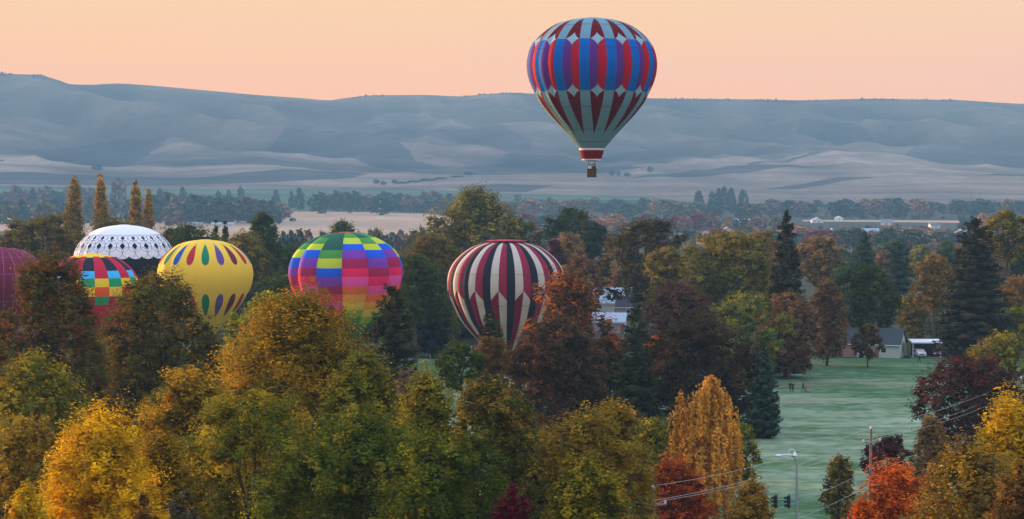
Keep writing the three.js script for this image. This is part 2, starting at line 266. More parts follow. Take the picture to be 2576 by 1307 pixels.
function conifer(seed, W, H, y0, size, n, pal, o = {}) {
  const R = rand(seed), hh = H - y0, levels = Math.max(9, Math.round(hh / ((o.step ?? .85) * .62))), br = [];
  for (let l = 0; l < levels; l++) {
    const t = (l + .3) / levels, nb = Math.round(lerp(o.whorl ?? 11, 5, t));
    for (let b = 0; b < nb; b++) {
      const a = b / nb * 6.283 + l * 1.3 + R() * .7, len = W / 2 * Math.pow(1 - t, o.pow ?? .8) * (.70 + .42 * R()) * (R() < .08 ? 1.16 : 1) * (t < .12 ? .75 + t * 2 : 1) + .12;
      br.push({ a, len, y: y0 + t * hh + (R() - .5) * hh / levels * 2.2, tone: R(), t });
    }
  }
  const tot = br.reduce((s, b) => s + b.len, 0);
  return leaves((add) => {
    for (const b of br) {
      const m = Math.ceil(n * b.len / tot), ca = Math.cos(b.a), sa = Math.sin(b.a), bright = .75 + .5 * R(), dr = (o.droop ?? .28) * (1 - b.t * .8);
      for (let i = 0; i < m; i++) {
        const s = Math.pow(R(), .6), wdt = b.len * .36 * (1.15 - s), off = (R() - .5) * 2 * wdt, up = (o.lift ?? .10) * b.len * s * s;
        const x = ca * b.len * s - sa * off, z = sa * b.len * s + ca * off; let y = b.y - dr * b.len * s + up - Math.abs(off) * .25 + (R() - .6) * .75 * (o.step ?? .85);
        if (z < -.25 * W && R() < .5) continue;
        const f = clamp(b.tone + (R() - .5) * .6, 0, 1), hot = R() < pal.k * (.5 + s * .6) ? .7 : 0, v = bright * (.75 + .5 * R()), tr = (k) => lerp(lerp(pal.a[k], pal.b[k], f), pal.c[k], hot) * v;
        add(x, y, z, ca * .5 + (R() - .5) * 1.2, .9 + (R() - .5) * 1.2, sa * .5 + (R() - .5) * 1.2, size * (.7 + .7 * R()), R() * 6.28, .5, tr(0), tr(1), tr(2)); LEAFCOUNT++;
      }
    }
    for (let i = 0; i < n * .012 + 6; i++) add((R() - .5) * .25, H - R() * hh * .05, (R() - .5) * .25, R() - .5, R() - .5, R() - .5, size, R() * 6, .5, ...pal.b);
  });
}
function weeping(seed, W, H, y0, size, n, pal) {
  const R = rand(seed), hh = H - y0, st = [];
  for (let i = 0; i < 560; i++) {
    const top = Math.pow(R(), .7), peak = R() < .13 ? 1 : 0, yc = y0 + hh * (.18 + .82 * top), a = R() * 6.283;
    const er = W / 2 * Math.pow(1 - (yc - y0) / hh, .28) * Math.min(1, .45 + 4 * (1 - (yc - y0) / hh)) * (.25 + .80 * R()) * (peak ? .45 : 1), len = hh * (.10 + .20 * R());
    st.push({ x: Math.cos(a) * er + (peak && top > .45 ? -W * .30 : W * .05), y: yc * (peak && top > .6 ? .93 : 1) - (peak ? 0 : 0), z: Math.sin(a) * er * .9, len, tone: R(), t: top });
  }
  const tot = st.reduce((s, b) => s + b.len, 0);
  return leaves((add) => {
    for (const b of st) {
      const m = Math.ceil(n * b.len / tot), bright = .8 + .4 * R(), hot0 = R() < pal.k ? .8 : 0;
      for (let i = 0; i < m; i++) {
        const s = R(), f = clamp(b.tone + (R() - .5) * .4, 0, 1), v = bright * (.8 + .4 * R()), tr = (k) => lerp(lerp(pal.a[k], pal.b[k], f), pal.c[k], hot0) * v, l = Math.hypot(b.x, b.z) || 1, w = .16 + .10 * Math.sin(s * 9);
        add(b.x * (1 + .10 * s) + (R() - .5) * w * 2, Math.max(y0 * .6, b.y - b.len * s), b.z * (1 + .1 * s) + (R() - .5) * w * 2, b.x / l * .7 + (R() - .5) * 1.3, .3 + (R() - .5), b.z / l * .7 + (R() - .5) * 1.3, size * (.7 + .6 * R()), 1.57 + (R() - .5), 1, tr(0), tr(1), tr(2)); LEAFCOUNT++;
      }
    }
  });
}
function trunkGeo(seed, H, y0, W, lobes, r = Math.max(.12, H * .017)) {
  const R = rand(seed + 5), parts = [], pts = [V(0, -.3, 0), V((R() - .5) * r, y0 * .6 + H * .05, (R() - .5) * r), V((R() - .5) * r * 3, H * .45, (R() - .5) * r * 3), V((R() - .5) * r * 4, H * .8, (R() - .5) * r * 3)];
  for (let i = 0; i < 3; i++) parts.push(bar(pts[i], pts[i + 1], r * [1.25, 1, .55][i], r * [1, .55, .18][i], 7));
  (lobes ?? []).forEach((l, i) => { if (i % 2 === 0) { const y = lerp(y0 * .9 + H * .05, Math.min(l.y, H * .75), .45); const s = V(0, y, 0), m = V(l.x * .5, lerp(y, l.y, .6), l.z * .5); parts.push(bar(s, m, r * .42, r * .26, 5), bar(m, V(l.x, l.y, l.z), r * .26, r * .08, 5)); } });
  return merged(parts);
}
// one tree of its own: shape, crown middle, top, width (pixels), distance (metres), palette
let SEED = 11;
function tree(name, label, category, shape, cx, top, w, d, pal, o = {}) {
  const b = at(cx, top, d), gy = hills(b.x, d), H = b.y - gy + .2, s = d / F, W = w * s * (shape === 'column' || shape === 'conifer' ? 1 : d > 300 ? 1.1 : d < 200 && shape !== 'weeping' ? 1.14 : 1), seed = o.seed ?? SEED++, tallness = { round: 1.0, dome: 1.0, mound: 1.15, hip: 1.3, oval: 1.3 }[shape], y0 = o.cb !== undefined || !tallness ? (o.cb ?? .1) * H : Math.max(.12 * H, d > 200 ? H - W * tallness : 0);
  const Lpx = o.leaf ?? (d < 200 ? 4.6 : d < 330 ? 4.0 : 3.4), size = Lpx * s * 1.62;
  const seen = Math.min(H - y0, (o.seen ?? 900) * s), n = Math.round((o.cover ?? 3.1) * w * (H - y0) / s * .72 / (.62 * .56 * Lpx * Lpx * 1.5));
  const t = thing(name, label, category, V(b.x, gy, -d), 0, o.group), pl = typeof pal === 'string' ? P[pal] : pal;
  if (shape === 'conifer') { part('crown', conifer(seed, W, H, y0, size * 1.3, n * 1.5, pl, o), NEEDLE, t); part('trunk', bar(V(0, -.3, 0), V(0, H * .96, 0), H * .014, .03, 7), BARK, t); }
  else if (shape === 'weeping') { const g = weeping(seed, W, H, y0, size, n * 1.2, pl); part('crown', g, LEAF, t); part('trunk', trunkGeo(seed, H, y0, W, [...Array(14)].map((_, i) => ({ x: Math.cos(i * 2.4) * W * .28, y: H * (.4 + .035 * i), z: Math.sin(i * 2.4) * W * .28 }))), PALEBARK, t); }
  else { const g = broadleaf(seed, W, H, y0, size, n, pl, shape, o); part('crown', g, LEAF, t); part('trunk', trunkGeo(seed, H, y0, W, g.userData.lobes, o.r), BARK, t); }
  return t;
}

// ---- the near trees along the bottom of the picture
const T = tree, MT = 'tree';
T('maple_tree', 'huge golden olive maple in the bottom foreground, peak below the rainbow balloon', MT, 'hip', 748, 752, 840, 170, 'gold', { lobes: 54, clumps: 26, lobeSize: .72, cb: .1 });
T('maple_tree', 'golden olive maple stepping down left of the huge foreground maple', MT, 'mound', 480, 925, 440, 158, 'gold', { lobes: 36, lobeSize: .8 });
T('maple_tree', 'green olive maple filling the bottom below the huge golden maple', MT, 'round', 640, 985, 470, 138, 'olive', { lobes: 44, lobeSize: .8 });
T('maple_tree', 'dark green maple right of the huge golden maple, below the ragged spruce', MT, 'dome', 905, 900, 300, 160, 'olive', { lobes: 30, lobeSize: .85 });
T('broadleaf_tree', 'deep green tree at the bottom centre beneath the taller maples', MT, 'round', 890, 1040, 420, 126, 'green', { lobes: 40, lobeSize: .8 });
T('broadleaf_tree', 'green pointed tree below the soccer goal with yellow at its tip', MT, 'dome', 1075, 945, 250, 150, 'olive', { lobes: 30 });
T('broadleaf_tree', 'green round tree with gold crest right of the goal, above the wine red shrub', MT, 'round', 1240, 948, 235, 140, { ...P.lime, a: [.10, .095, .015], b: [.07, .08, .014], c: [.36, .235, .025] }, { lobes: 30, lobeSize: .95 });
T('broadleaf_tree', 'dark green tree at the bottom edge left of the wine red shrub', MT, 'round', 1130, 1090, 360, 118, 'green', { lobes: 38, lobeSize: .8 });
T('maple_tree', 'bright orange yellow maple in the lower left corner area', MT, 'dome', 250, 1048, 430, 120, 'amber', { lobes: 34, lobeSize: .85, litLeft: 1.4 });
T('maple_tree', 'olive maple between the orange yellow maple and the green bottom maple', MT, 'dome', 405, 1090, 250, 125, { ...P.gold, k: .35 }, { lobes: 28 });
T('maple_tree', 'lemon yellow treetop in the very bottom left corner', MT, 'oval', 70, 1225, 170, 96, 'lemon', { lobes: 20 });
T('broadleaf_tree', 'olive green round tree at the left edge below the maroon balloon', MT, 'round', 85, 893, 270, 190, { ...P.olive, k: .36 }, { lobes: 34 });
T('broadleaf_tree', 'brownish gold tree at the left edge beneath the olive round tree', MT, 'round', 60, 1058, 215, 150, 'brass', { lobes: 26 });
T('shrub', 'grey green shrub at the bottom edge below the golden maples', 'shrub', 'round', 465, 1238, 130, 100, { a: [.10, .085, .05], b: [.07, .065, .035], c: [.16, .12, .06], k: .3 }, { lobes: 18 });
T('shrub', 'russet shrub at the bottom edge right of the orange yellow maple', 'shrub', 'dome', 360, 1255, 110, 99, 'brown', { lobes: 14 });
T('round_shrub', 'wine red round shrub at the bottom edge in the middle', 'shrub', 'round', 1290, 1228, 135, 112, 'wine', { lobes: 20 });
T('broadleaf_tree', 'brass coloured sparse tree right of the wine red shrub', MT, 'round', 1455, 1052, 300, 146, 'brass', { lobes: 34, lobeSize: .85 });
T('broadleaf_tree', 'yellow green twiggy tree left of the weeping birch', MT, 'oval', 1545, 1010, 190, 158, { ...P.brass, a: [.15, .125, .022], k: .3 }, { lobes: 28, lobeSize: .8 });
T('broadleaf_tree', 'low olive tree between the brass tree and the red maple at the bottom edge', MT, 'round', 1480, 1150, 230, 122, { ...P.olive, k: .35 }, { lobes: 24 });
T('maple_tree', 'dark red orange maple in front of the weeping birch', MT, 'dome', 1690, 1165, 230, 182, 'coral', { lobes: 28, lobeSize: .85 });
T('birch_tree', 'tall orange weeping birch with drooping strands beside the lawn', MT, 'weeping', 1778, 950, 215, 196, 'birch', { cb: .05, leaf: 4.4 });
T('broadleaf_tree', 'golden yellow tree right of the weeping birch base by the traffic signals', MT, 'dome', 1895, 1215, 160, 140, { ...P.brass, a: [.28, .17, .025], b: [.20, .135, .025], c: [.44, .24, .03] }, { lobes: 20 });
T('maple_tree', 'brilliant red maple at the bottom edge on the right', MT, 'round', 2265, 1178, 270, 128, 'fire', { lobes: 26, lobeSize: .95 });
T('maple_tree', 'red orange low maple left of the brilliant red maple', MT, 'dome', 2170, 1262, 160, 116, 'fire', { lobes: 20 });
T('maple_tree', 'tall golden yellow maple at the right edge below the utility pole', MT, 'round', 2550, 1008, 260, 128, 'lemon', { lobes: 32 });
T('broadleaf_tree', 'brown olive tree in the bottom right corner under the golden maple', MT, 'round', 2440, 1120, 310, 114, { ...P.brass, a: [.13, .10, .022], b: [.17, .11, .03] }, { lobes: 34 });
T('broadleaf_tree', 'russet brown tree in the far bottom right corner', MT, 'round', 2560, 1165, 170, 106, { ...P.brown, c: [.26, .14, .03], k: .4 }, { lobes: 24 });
// ---- on the lawn
T('young_tree', 'slender yellow green young tree standing alone low on the lawn', MT, 'oval', 2112, 1150, 88, 212, { ...P.lime, a: [.15, .12, .025], b: [.10, .095, .02], c: [.30, .19, .03] }, { cb: .02, lobes: 20, cover: 2.2 });
T('shrub', 'dark plum shrub beside the middle utility pole', 'shrub', 'round', 2235, 1102, 128, 234, { ...P.maroon, b: [.045, .04, .022] }, { cb: 0, lobes: 20 });
T('young_tree', 'brown russet slender tree between plum shrub and dark red beech', MT, 'oval', 2345, 1055, 98, 226, { ...P.tawny, c: [.25, .11, .05] }, { cb: .02, lobes: 20 });
T('beech_tree', 'big dark red beech at the right side of the lawn', MT, 'round', 2440, 898, 275, 252, { a: [.075, .034, .026], b: [.055, .04, .022], c: [.13, .03, .028], k: .4 }, { lobes: 44, lobeSize: .85, cb: .02 });
T('broadleaf_tree', 'yellow olive bush tree behind the dark red beech at the right edge', MT, 'round', 2520, 842, 150, 345, { ...P.olive, k: .7 }, { lobes: 26, cb: .03 });
T('young_tree', 'tawny slim tree beside the trunk of the giant dark conifer', MT, 'oval', 2472, 860, 58, 372, 'tawny', { lobes: 14, cb: .02 });
T('cypress_tree', 'blue green pointed cypress at the left edge of the lawn', 'cypress', 'conifer', 1922, 884, 98, 291, 'teal', { cb: .01, step: .5, whorl: 13, droop: -.35, pow: .55, leaf: 3.4, cover: 4.5 });
T('young_tree', 'small round topped dark tree in front of the gabled house', MT, 'oval', 2184, 818, 66, 410, { ...P.brown, a: [.06, .055, .025] }, { cb: .24, lobes: 18, leaf: 3 });
// ---- the dark middle
T('beech_tree', 'very dark brown beech left of the cypress on the lawn edge', MT, 'round', 1758, 815, 290, 299, 'dusk', { lobes: 46, lobeSize: .85, cb: .03 });
T('beech_tree', 'very dark brown beech below the striped balloon and reddish maple', MT, 'round', 1405, 800, 265, 278, { ...P.dusk, c: [.13, .06, .03], k: .4 }, { lobes: 44, lobeSize: .85, cb: .03 });
T('pine_tree', 'dark ragged pine between the two very dark beeches', 'pine', 'conifer', 1598, 780, 135, 283, 'fir', { cb: .06, step: 1.1, pow: .5, droop: .1 });
T('broadleaf_tree', 'small rust coloured tree right of the dark ragged pine', MT, 'round', 1652, 850, 82, 312, 'rust', { lobes: 16 });
T('broadleaf_tree', 'small rust orange tree left of the dark ragged pine', MT, 'round', 1535, 845, 84, 312, { ...P.rust, a: [.16, .07, .03] }, { lobes: 16 });
T('maple_tree', 'reddish maple overlapping the right side of the striped balloon', MT, 'oval', 1430, 690, 190, 312, { ...P.rust, a: [.12, .06, .028], b: [.09, .055, .024] }, { lobes: 34, cb: .1 });
T('maple_tree', 'hazy red brown tree just right of the striped balloon', MT, 'oval', 1462, 645, 98, 425, { ...P.mauve, c: [.25, .09, .05] }, { lobes: 22 });
T('maple_tree', 'purple brown maple below the big olive gold tree', MT, 'oval', 1710, 715, 185, 330, { ...P.mauve, a: [.11, .055, .042], c: [.18, .07, .05] }, { lobes: 32 });
T('pine_tree', 'small dark green pine at the foot of the striped balloon', 'pine', 'conifer', 1235, 786, 118, 288, { ...P.spruce, c: [.10, .10, .03] }, { cb: .05, step: .9, pow: .42, droop: -.1 });
T('broadleaf_tree', 'dark green tree right of the soccer goal', MT, 'round', 1160, 868, 120, 262, 'deep', { lobes: 22 });
T('broadleaf_tree', 'small tawny tree in front of the dark beech, right of the goal', MT, 'round', 1235, 852, 96, 272, { ...P.brown, c: [.24, .13, .03], k: .5 }, { lobes: 18 });
T('spruce_tree', 'ragged dark spruce in front of the rainbow balloon', 'spruce', 'conifer', 985, 726, 250, 262, 'spruce', { cb: .05, step: 1.2, whorl: 9, pow: .58, droop: .12, leaf: 3.6 });
T('shrub', 'grey twiggy shrub at the foot of the ragged spruce', 'shrub', 'round', 1030, 935, 70, 240, { a: [.17, .12, .09], b: [.12, .09, .06], c: [.2, .14, .1], k: .2 }, { lobes: 12 });
// ---- in front of the left balloons
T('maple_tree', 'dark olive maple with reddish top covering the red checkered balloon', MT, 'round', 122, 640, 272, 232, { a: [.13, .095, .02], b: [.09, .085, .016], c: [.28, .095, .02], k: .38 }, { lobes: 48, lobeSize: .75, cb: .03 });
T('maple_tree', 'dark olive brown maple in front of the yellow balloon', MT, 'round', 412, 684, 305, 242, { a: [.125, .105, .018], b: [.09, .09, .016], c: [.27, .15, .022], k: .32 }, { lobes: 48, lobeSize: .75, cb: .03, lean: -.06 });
T('broadleaf_tree', 'light yellow green feathery tree between the yellow and rainbow balloons', MT, 'oval', 668, 735, 115, 292, 'lime', { lobes: 22 });
T('broadleaf_tree', 'slim yellow green tree under the yellow balloon', MT, 'column', 585, 790, 70, 284, 'lime', { lobes: 16 });
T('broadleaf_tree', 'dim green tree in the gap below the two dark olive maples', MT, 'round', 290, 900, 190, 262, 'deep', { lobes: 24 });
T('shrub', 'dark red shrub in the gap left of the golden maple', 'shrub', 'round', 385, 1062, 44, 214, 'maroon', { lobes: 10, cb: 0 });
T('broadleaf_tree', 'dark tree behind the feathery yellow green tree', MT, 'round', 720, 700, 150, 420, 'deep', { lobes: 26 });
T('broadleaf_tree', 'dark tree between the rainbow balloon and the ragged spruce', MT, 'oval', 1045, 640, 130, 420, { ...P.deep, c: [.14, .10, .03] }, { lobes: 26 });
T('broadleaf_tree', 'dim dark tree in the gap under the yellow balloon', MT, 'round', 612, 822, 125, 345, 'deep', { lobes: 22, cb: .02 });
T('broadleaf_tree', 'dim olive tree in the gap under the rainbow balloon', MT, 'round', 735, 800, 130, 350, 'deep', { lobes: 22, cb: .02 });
// ---- behind the balloons
T('broadleaf_tree', 'brown olive tree behind the maroon and white balloons', MT, 'round', 105, 545, 210, 480, { ...P.olive, a: [.10, .07, .02], c: [.22, .12, .025] }, { lobes: 34, lobeSize: .85 });
T('broadleaf_tree', 'olive tree directly behind the white balloon', MT, 'dome', 300, 556, 250, 492, { ...P.olive, a: [.075, .062, .018], c: [.16, .10, .025] }, { lobes: 34, lobeSize: .85 });
T('broadleaf_tree', 'dusky green tree right of the white balloon behind the yellow one', MT, 'round', 470, 566, 190, 498, { ...P.deep, c: [.13, .10, .03] }, { lobes: 28 });
T('columnar_tree', 'left one of two slim dark columnar trees behind the yellow balloon', MT, 'column', 541, 556, 22, 520, 'deep', { lobes: 10 });
T('columnar_tree', 'right one of two slim dark columnar trees behind the yellow balloon', MT, 'column', 566, 558, 32, 522, 'deep', { lobes: 10 });
T('broadleaf_tree', 'tall dark green tree between the yellow and rainbow balloons', MT, 'column', 660, 532, 108, 560, { ...P.deep, c: [.10, .10, .03] }, { lobes: 30, lobeSize: .8 });
T('broadleaf_tree', 'brownish green tree left of the rainbow balloon', MT, 'round', 605, 590, 130, 510, { ...P.olive, a: [.075, .06, .02] }, { lobes: 26 });
T('poplar_tree', 'leftmost tall golden poplar above the white balloon', 'poplar', 'column', 186, 446, 58, 640, 'poplar', { lobes: 26, lobeSize: 1.5, cb: .06 });
T('poplar_tree', 'second tall golden poplar above the white balloon', 'poplar', 'column', 252, 443, 48, 640, 'poplar', { lobes: 26, lobeSize: 1.5, cb: .06 });
T('poplar_tree', 'third tall golden poplar, taller of the right pair above the white balloon', 'poplar', 'column', 340, 458, 44, 640, 'poplar', { lobes: 24, lobeSize: 1.5, cb: .06 });
T('poplar_tree', 'shortest golden poplar, right of the row above the white balloon', 'poplar', 'column', 373, 478, 34, 640, { ...P.poplar, k: .6 }, { lobes: 22, lobeSize: 1.5, cb: .06 });
T('poplar_tree', 'low yellow side poplar at the foot of the leftmost tall poplar', 'poplar', 'column', 167, 522, 24, 632, { ...P.poplar, k: .7 }, { lobes: 12, cb: .06 });
T('cottonwood_tree', 'massive dark green cottonwood behind the striped balloon with flat topped crest', MT, 'mound', 1192, 478, 310, 600, { ...P.olive, a: [.066, .064, .016], k: .22 }, { lobes: 52, lobeSize: .72 });
T('broadleaf_tree', 'tawny tree at the right foot of the massive cottonwood', MT, 'round', 1305, 552, 120, 590, { ...P.olive, a: [.10, .08, .03] }, { lobes: 24 });
T('broadleaf_tree', 'olive brown tree left of the striped balloon', MT, 'round', 1085, 596, 150, 455, { ...P.olive, a: [.075, .06, .02], c: [.2, .11, .03] }, { lobes: 30, lobeSize: .85 });
T('pine_tree', 'dusky pine between the rainbow and striped balloons', 'pine', 'conifer', 1085, 660, 120, 435, 'fir', { step: 1.2, pow: .5 });
T('shrub', 'round dark bush behind the top of the rainbow balloon', 'shrub', 'round', 866, 556, 82, 640, 'deep', { lobes: 16, cb: 0 });
T('broadleaf_tree', 'tall green tree right of the massive cottonwood', MT, 'round', 1435, 524, 112, 580, { ...P.deep, c: [.12, .11, .02] }, { lobes: 28, lobeSize: .85 });
T('broadleaf_tree', 'dark blue green tree right of the striped balloon', MT, 'oval', 1490, 556, 100, 560, { ...P.teal, b: [.05, .062, .035] }, { lobes: 28 });
T('broadleaf_tree', 'tawny orange tree above the right shoulder of the striped balloon', MT, 'dome', 1430, 590, 120, 545, 'tawny', { lobes: 22 });
T('maple_tree', 'small dark maroon oval tree above the right shoulder of the striped balloon', MT, 'oval', 1397, 605, 52, 520, 'maroon', { lobes: 14 });
T('oak_tree', 'dark olive spreading oak left of the big olive gold tree', 'oak', 'round', 1628, 553, 205, 480, { ...P.olive, a: [.05, .046, .015], b: [.07, .055, .018], c: [.20, .13, .03], k: .36 }, { lobes: 40, lobeSize: .85 });
T('broadleaf_tree', 'big olive gold tree left of the tall dark fir', MT, 'round', 1815, 582, 230, 405, { a: [.115, .125, .02], b: [.15, .135, .025], c: [.33, .225, .04], k: .42 }, { lobes: 46, lobeSize: .8 });
T('broadleaf_tree', 'golden edged tree leaning on the big olive gold tree from the left', MT, 'oval', 1682, 622, 130, 412, { a: [.12, .125, .02], b: [.17, .145, .028], c: [.36, .24, .045], k: .55 }, { lobes: 30, lobeSize: .85 });
T('fir_tree', 'tall dark fir right of the big olive gold tree', 'fir', 'conifer', 1979, 535, 138, 388, 'spruce', { cb: .06, step: 1.0, whorl: 12, pow: .62, droop: .3, leaf: 3.6, cover: 4.2 });
T('broadleaf_tree', 'gold tree peeking out behind the tall dark fir', MT, 'round', 1910, 585, 110, 470, { ...P.tawny, a: [.18, .13, .03] }, { lobes: 22 });
T('broadleaf_tree', 'tan topped tree right of the tall dark fir', MT, 'round', 2063, 596, 108, 520, { ...P.tawny, b: [.07, .075, .035], k: .5 }, { lobes: 24 });
T('fir_tree', 'hazy teal pointed conifer right of the tan topped tree', 'fir', 'conifer', 2177, 585, 112, 560, 'teal', { step: 1.1, pow: .7 });
T('fir_tree', 'blunt hazy teal conifer beside the pointed one', 'fir', 'conifer', 2262, 604, 108, 570, 'teal', { step: 1.2, pow: .34 });
T('broadleaf_tree', 'dark green round tree behind the gabled house', MT, 'round', 2174, 668, 155, 446, { ...P.deep, a: [.035, .055, .014] }, { lobes: 36, lobeSize: .85 });
T('broadleaf_tree', 'lime green round tree at the edge of the lawn with yellow crest', MT, 'round', 1876, 745, 168, 372, { ...P.lime, a: [.15, .18, .03], b: [.11, .14, .025], c: [.42, .32, .045], k: .5 }, { lobes: 30, lobeSize: .9 });
T('broadleaf_tree', 'mauve brown round tree right of the lime green one', MT, 'oval', 1985, 738, 140, 384, 'mauve', { lobes: 32, cb: .12 });
T('broadleaf_tree', 'rust brown tree left of the gabled house', MT, 'oval', 2082, 712, 92, 414, { ...P.brown, a: [.11, .065, .03], c: [.2, .10, .04] }, { lobes: 28, cb: .1 });
T('giant_conifer', 'giant dark conifer right of the carport', 'conifer', 'conifer', 2455, 552, 205, 396, { ...P.spruce, a: [.034, .032, .020], c: [.07, .045, .03] }, { cb: .10, step: 1.0, whorl: 13, pow: .46, droop: .22, leaf: 3.6, cover: 4.6 });
T('broadleaf_tree', 'amber yellow tree left of the giant dark conifer', MT, 'oval', 2350, 642, 96, 448, { a: [.26, .155, .028], b: [.19, .13, .03], c: [.36, .2, .03], k: .4 }, { lobes: 26 });
T('broadleaf_tree', 'olive yellow tree behind the carport', MT, 'round', 2325, 738, 120, 462, { ...P.olive, c: [.28, .17, .03], k: .4 }, { lobes: 24 });
T('broadleaf_tree', 'dark green tree rising behind the giant conifer at the right edge', MT, 'round', 2535, 532, 118, 490, { ...P.olive, a: [.07, .065, .02] }, { lobes: 30, lobeSize: .85 });
T('fir_tree', 'dusky conifer at the right edge under the dark green tree', 'fir', 'conifer', 2575, 600, 120, 500, 'teal', { step: 1.2, pow: .5 });
T('broadleaf_tree', 'orange gold tree at the right edge right of the giant conifer', MT, 'round', 2566, 698, 86, 440, { ...P.amber, a: [.32, .16, .03], b: [.20, .13, .03], c: [.42, .19, .03] }, { lobes: 22 });
T('broadleaf_tree', 'olive green tree at the right edge under the orange gold one', MT, 'round', 2560, 770, 100, 425, 'olive', { lobes: 22 });
// ------------------------------------------------------------------ hot air balloons
const PROFILE = [[0, .10], [.008, .20], [.02, .30], [.055, .45], [.10, .575], [.20, .725], [.30, .835], [.40, .912], [.51, .963], [.61, .988], [.71, 1], [.81, .994], [.91, .975], [1.02, .938], [1.12, .89], [1.22, .845], [1.32, .79], [1.53, .622], [1.73, .43], [1.94, .25], [2.0, .197]];   // depth below the crown and radius, in units of the largest radius
const fabric = (r, g, b) => new THREE.MeshPhysicalMaterial({ color: col(r, g, b), roughness: .75, specularIntensity: .08, transmission: .07, thickness: 0, side: THREE.DoubleSide });
function envelope(R, N, bulge, sag = 1, phase = 0) {
  const step = 2 * Math.PI / N;
  const wob = (th, h) => 1 + .006 * noise.noise(Math.cos(th) * 1.7 + R, h * 2.1, Math.sin(th) * 1.7);
  const pos = (th, h, e = 0) => {                         // theta 0 faces the camera, grows to its right
    const u = ((th - phase) / step) % 1, f = (u + 1) % 1, r = curveS(PROFILE, h) * R * (1 + bulge * Math.sin(Math.PI * f) * smoothstep(h, -.05, .2) - bulge * .6) * wob(th, h) + e;
    return V(Math.sin(th) * r, -h * R * sag, Math.cos(th) * r);
  };
  // a piece of fabric between two edges th0(h), th1(h) from depth h0 to h1
  const piece = (t0, t1, h0, h1, nu = 4, nv = 8, e = 0) => {
    const p = [], idx = [], f0 = typeof t0 === 'function' ? t0 : () => t0, f1 = typeof t1 === 'function' ? t1 : () => t1, nn = [];
    for (let j = 0; j <= nv; j++) { const q = j / nv;
      for (let i = 0; i <= nu; i++) {
        const w = i / nu, ha = typeof h0 === 'function' ? h0(w) : h0, hb = typeof h1 === 'function' ? h1(w) : h1, h = lerp(ha, hb, h0 === 0 ? Math.pow(q, 1.6) : q), th = lerp(f0(h), f1(h), clamp(w, 1e-4, 1 - 1e-4));
        const c = pos(th, h, e), du = pos(lerp(f0(h), f1(h), clamp(w + .02, 1e-4, 1 - 1e-4)), h).sub(pos(lerp(f0(h), f1(h), clamp(w - .02, 1e-4, 1 - 1e-4)), h)), dv = pos(th, Math.min(2, h + .01)).sub(pos(th, Math.max(0, h - .01)));
        p.push(c.x, c.y, c.z); const n = dv.cross(du).normalize(); if (n.x * Math.sin(th) + n.z * Math.cos(th) + (h < .3 ? n.y : 0) < 0) n.negate(); if (!(n.lengthSq() > .5)) n.set(Math.sin(th), .2, Math.cos(th)).normalize(); nn.push(n.x, n.y, n.z);
      } }
    for (let j = 0; j < nv; j++) for (let i = 0; i < nu; i++) { const a = j * (nu + 1) + i; idx.push(a, a + nu + 1, a + 1, a + 1, a + nu + 1, a + nu + 2); }
    const g = new THREE.BufferGeometry(); g.setAttribute('position', new THREE.Float32BufferAttribute(p, 3)); g.setAttribute('normal', new THREE.Float32BufferAttribute(nn, 3)); g.setIndex(idx); return g;
  };
  // an outline [dtheta, h] laid on the fabric, filled as a fan about its middle
  const patch = (th, outline, e = .03) => {
    const n = outline.length, rings = 5, p = [], nn = [], idx = [], ch = outline.reduce((s, o) => s + o[1], 0) / n;
    const put = (a, h) => { const c = pos(th + a, h, e), du = pos(th + a + .01, h).sub(pos(th + a - .01, h)), dv = pos(th + a, h + .01).sub(pos(th + a, Math.max(0, h - .01))), m = dv.cross(du).normalize(); if (m.x * Math.sin(th) + m.z * Math.cos(th) < 0) m.negate(); p.push(c.x, c.y, c.z); nn.push(m.x, m.y, m.z); };
    put(0, ch);
    for (let r = 1; r <= rings; r++) for (const [a, h] of outline) put(a * r / rings, lerp(ch, h, r / rings));
    for (let i = 0; i < n; i++) { const k = (i + 1) % n; idx.push(0, 1 + k, 1 + i); for (let r = 0; r + 1 < rings; r++) { const a = 1 + r * n, b = a + n; idx.push(a + i, a + k, b + i, a + k, b + k, b + i); } }
    const g = new THREE.BufferGeometry(); g.setAttribute('position', new THREE.Float32BufferAttribute(p, 3)); g.setAttribute('normal', new THREE.Float32BufferAttribute(nn, 3)); g.setIndex(idx); return g;
  };
  // a thin tape along the fabric through the points [theta, h]
  const tape = (pts, r = .03) => new THREE.TubeGeometry(new THREE.CatmullRomCurve3(pts.map(([t, h]) => pos(t, h, .01))), pts.length * 2, r, 4, false);
  return { pos, piece, patch, tape, step, phase };
}
const WICKER = std(.075, .034, .014, .9), LEATHER = std(.05, .03, .02, .7), STEEL = std(.35, .35, .36, .4, { metalness: .8 }), ROPE = std(.10, .09, .08, .8);
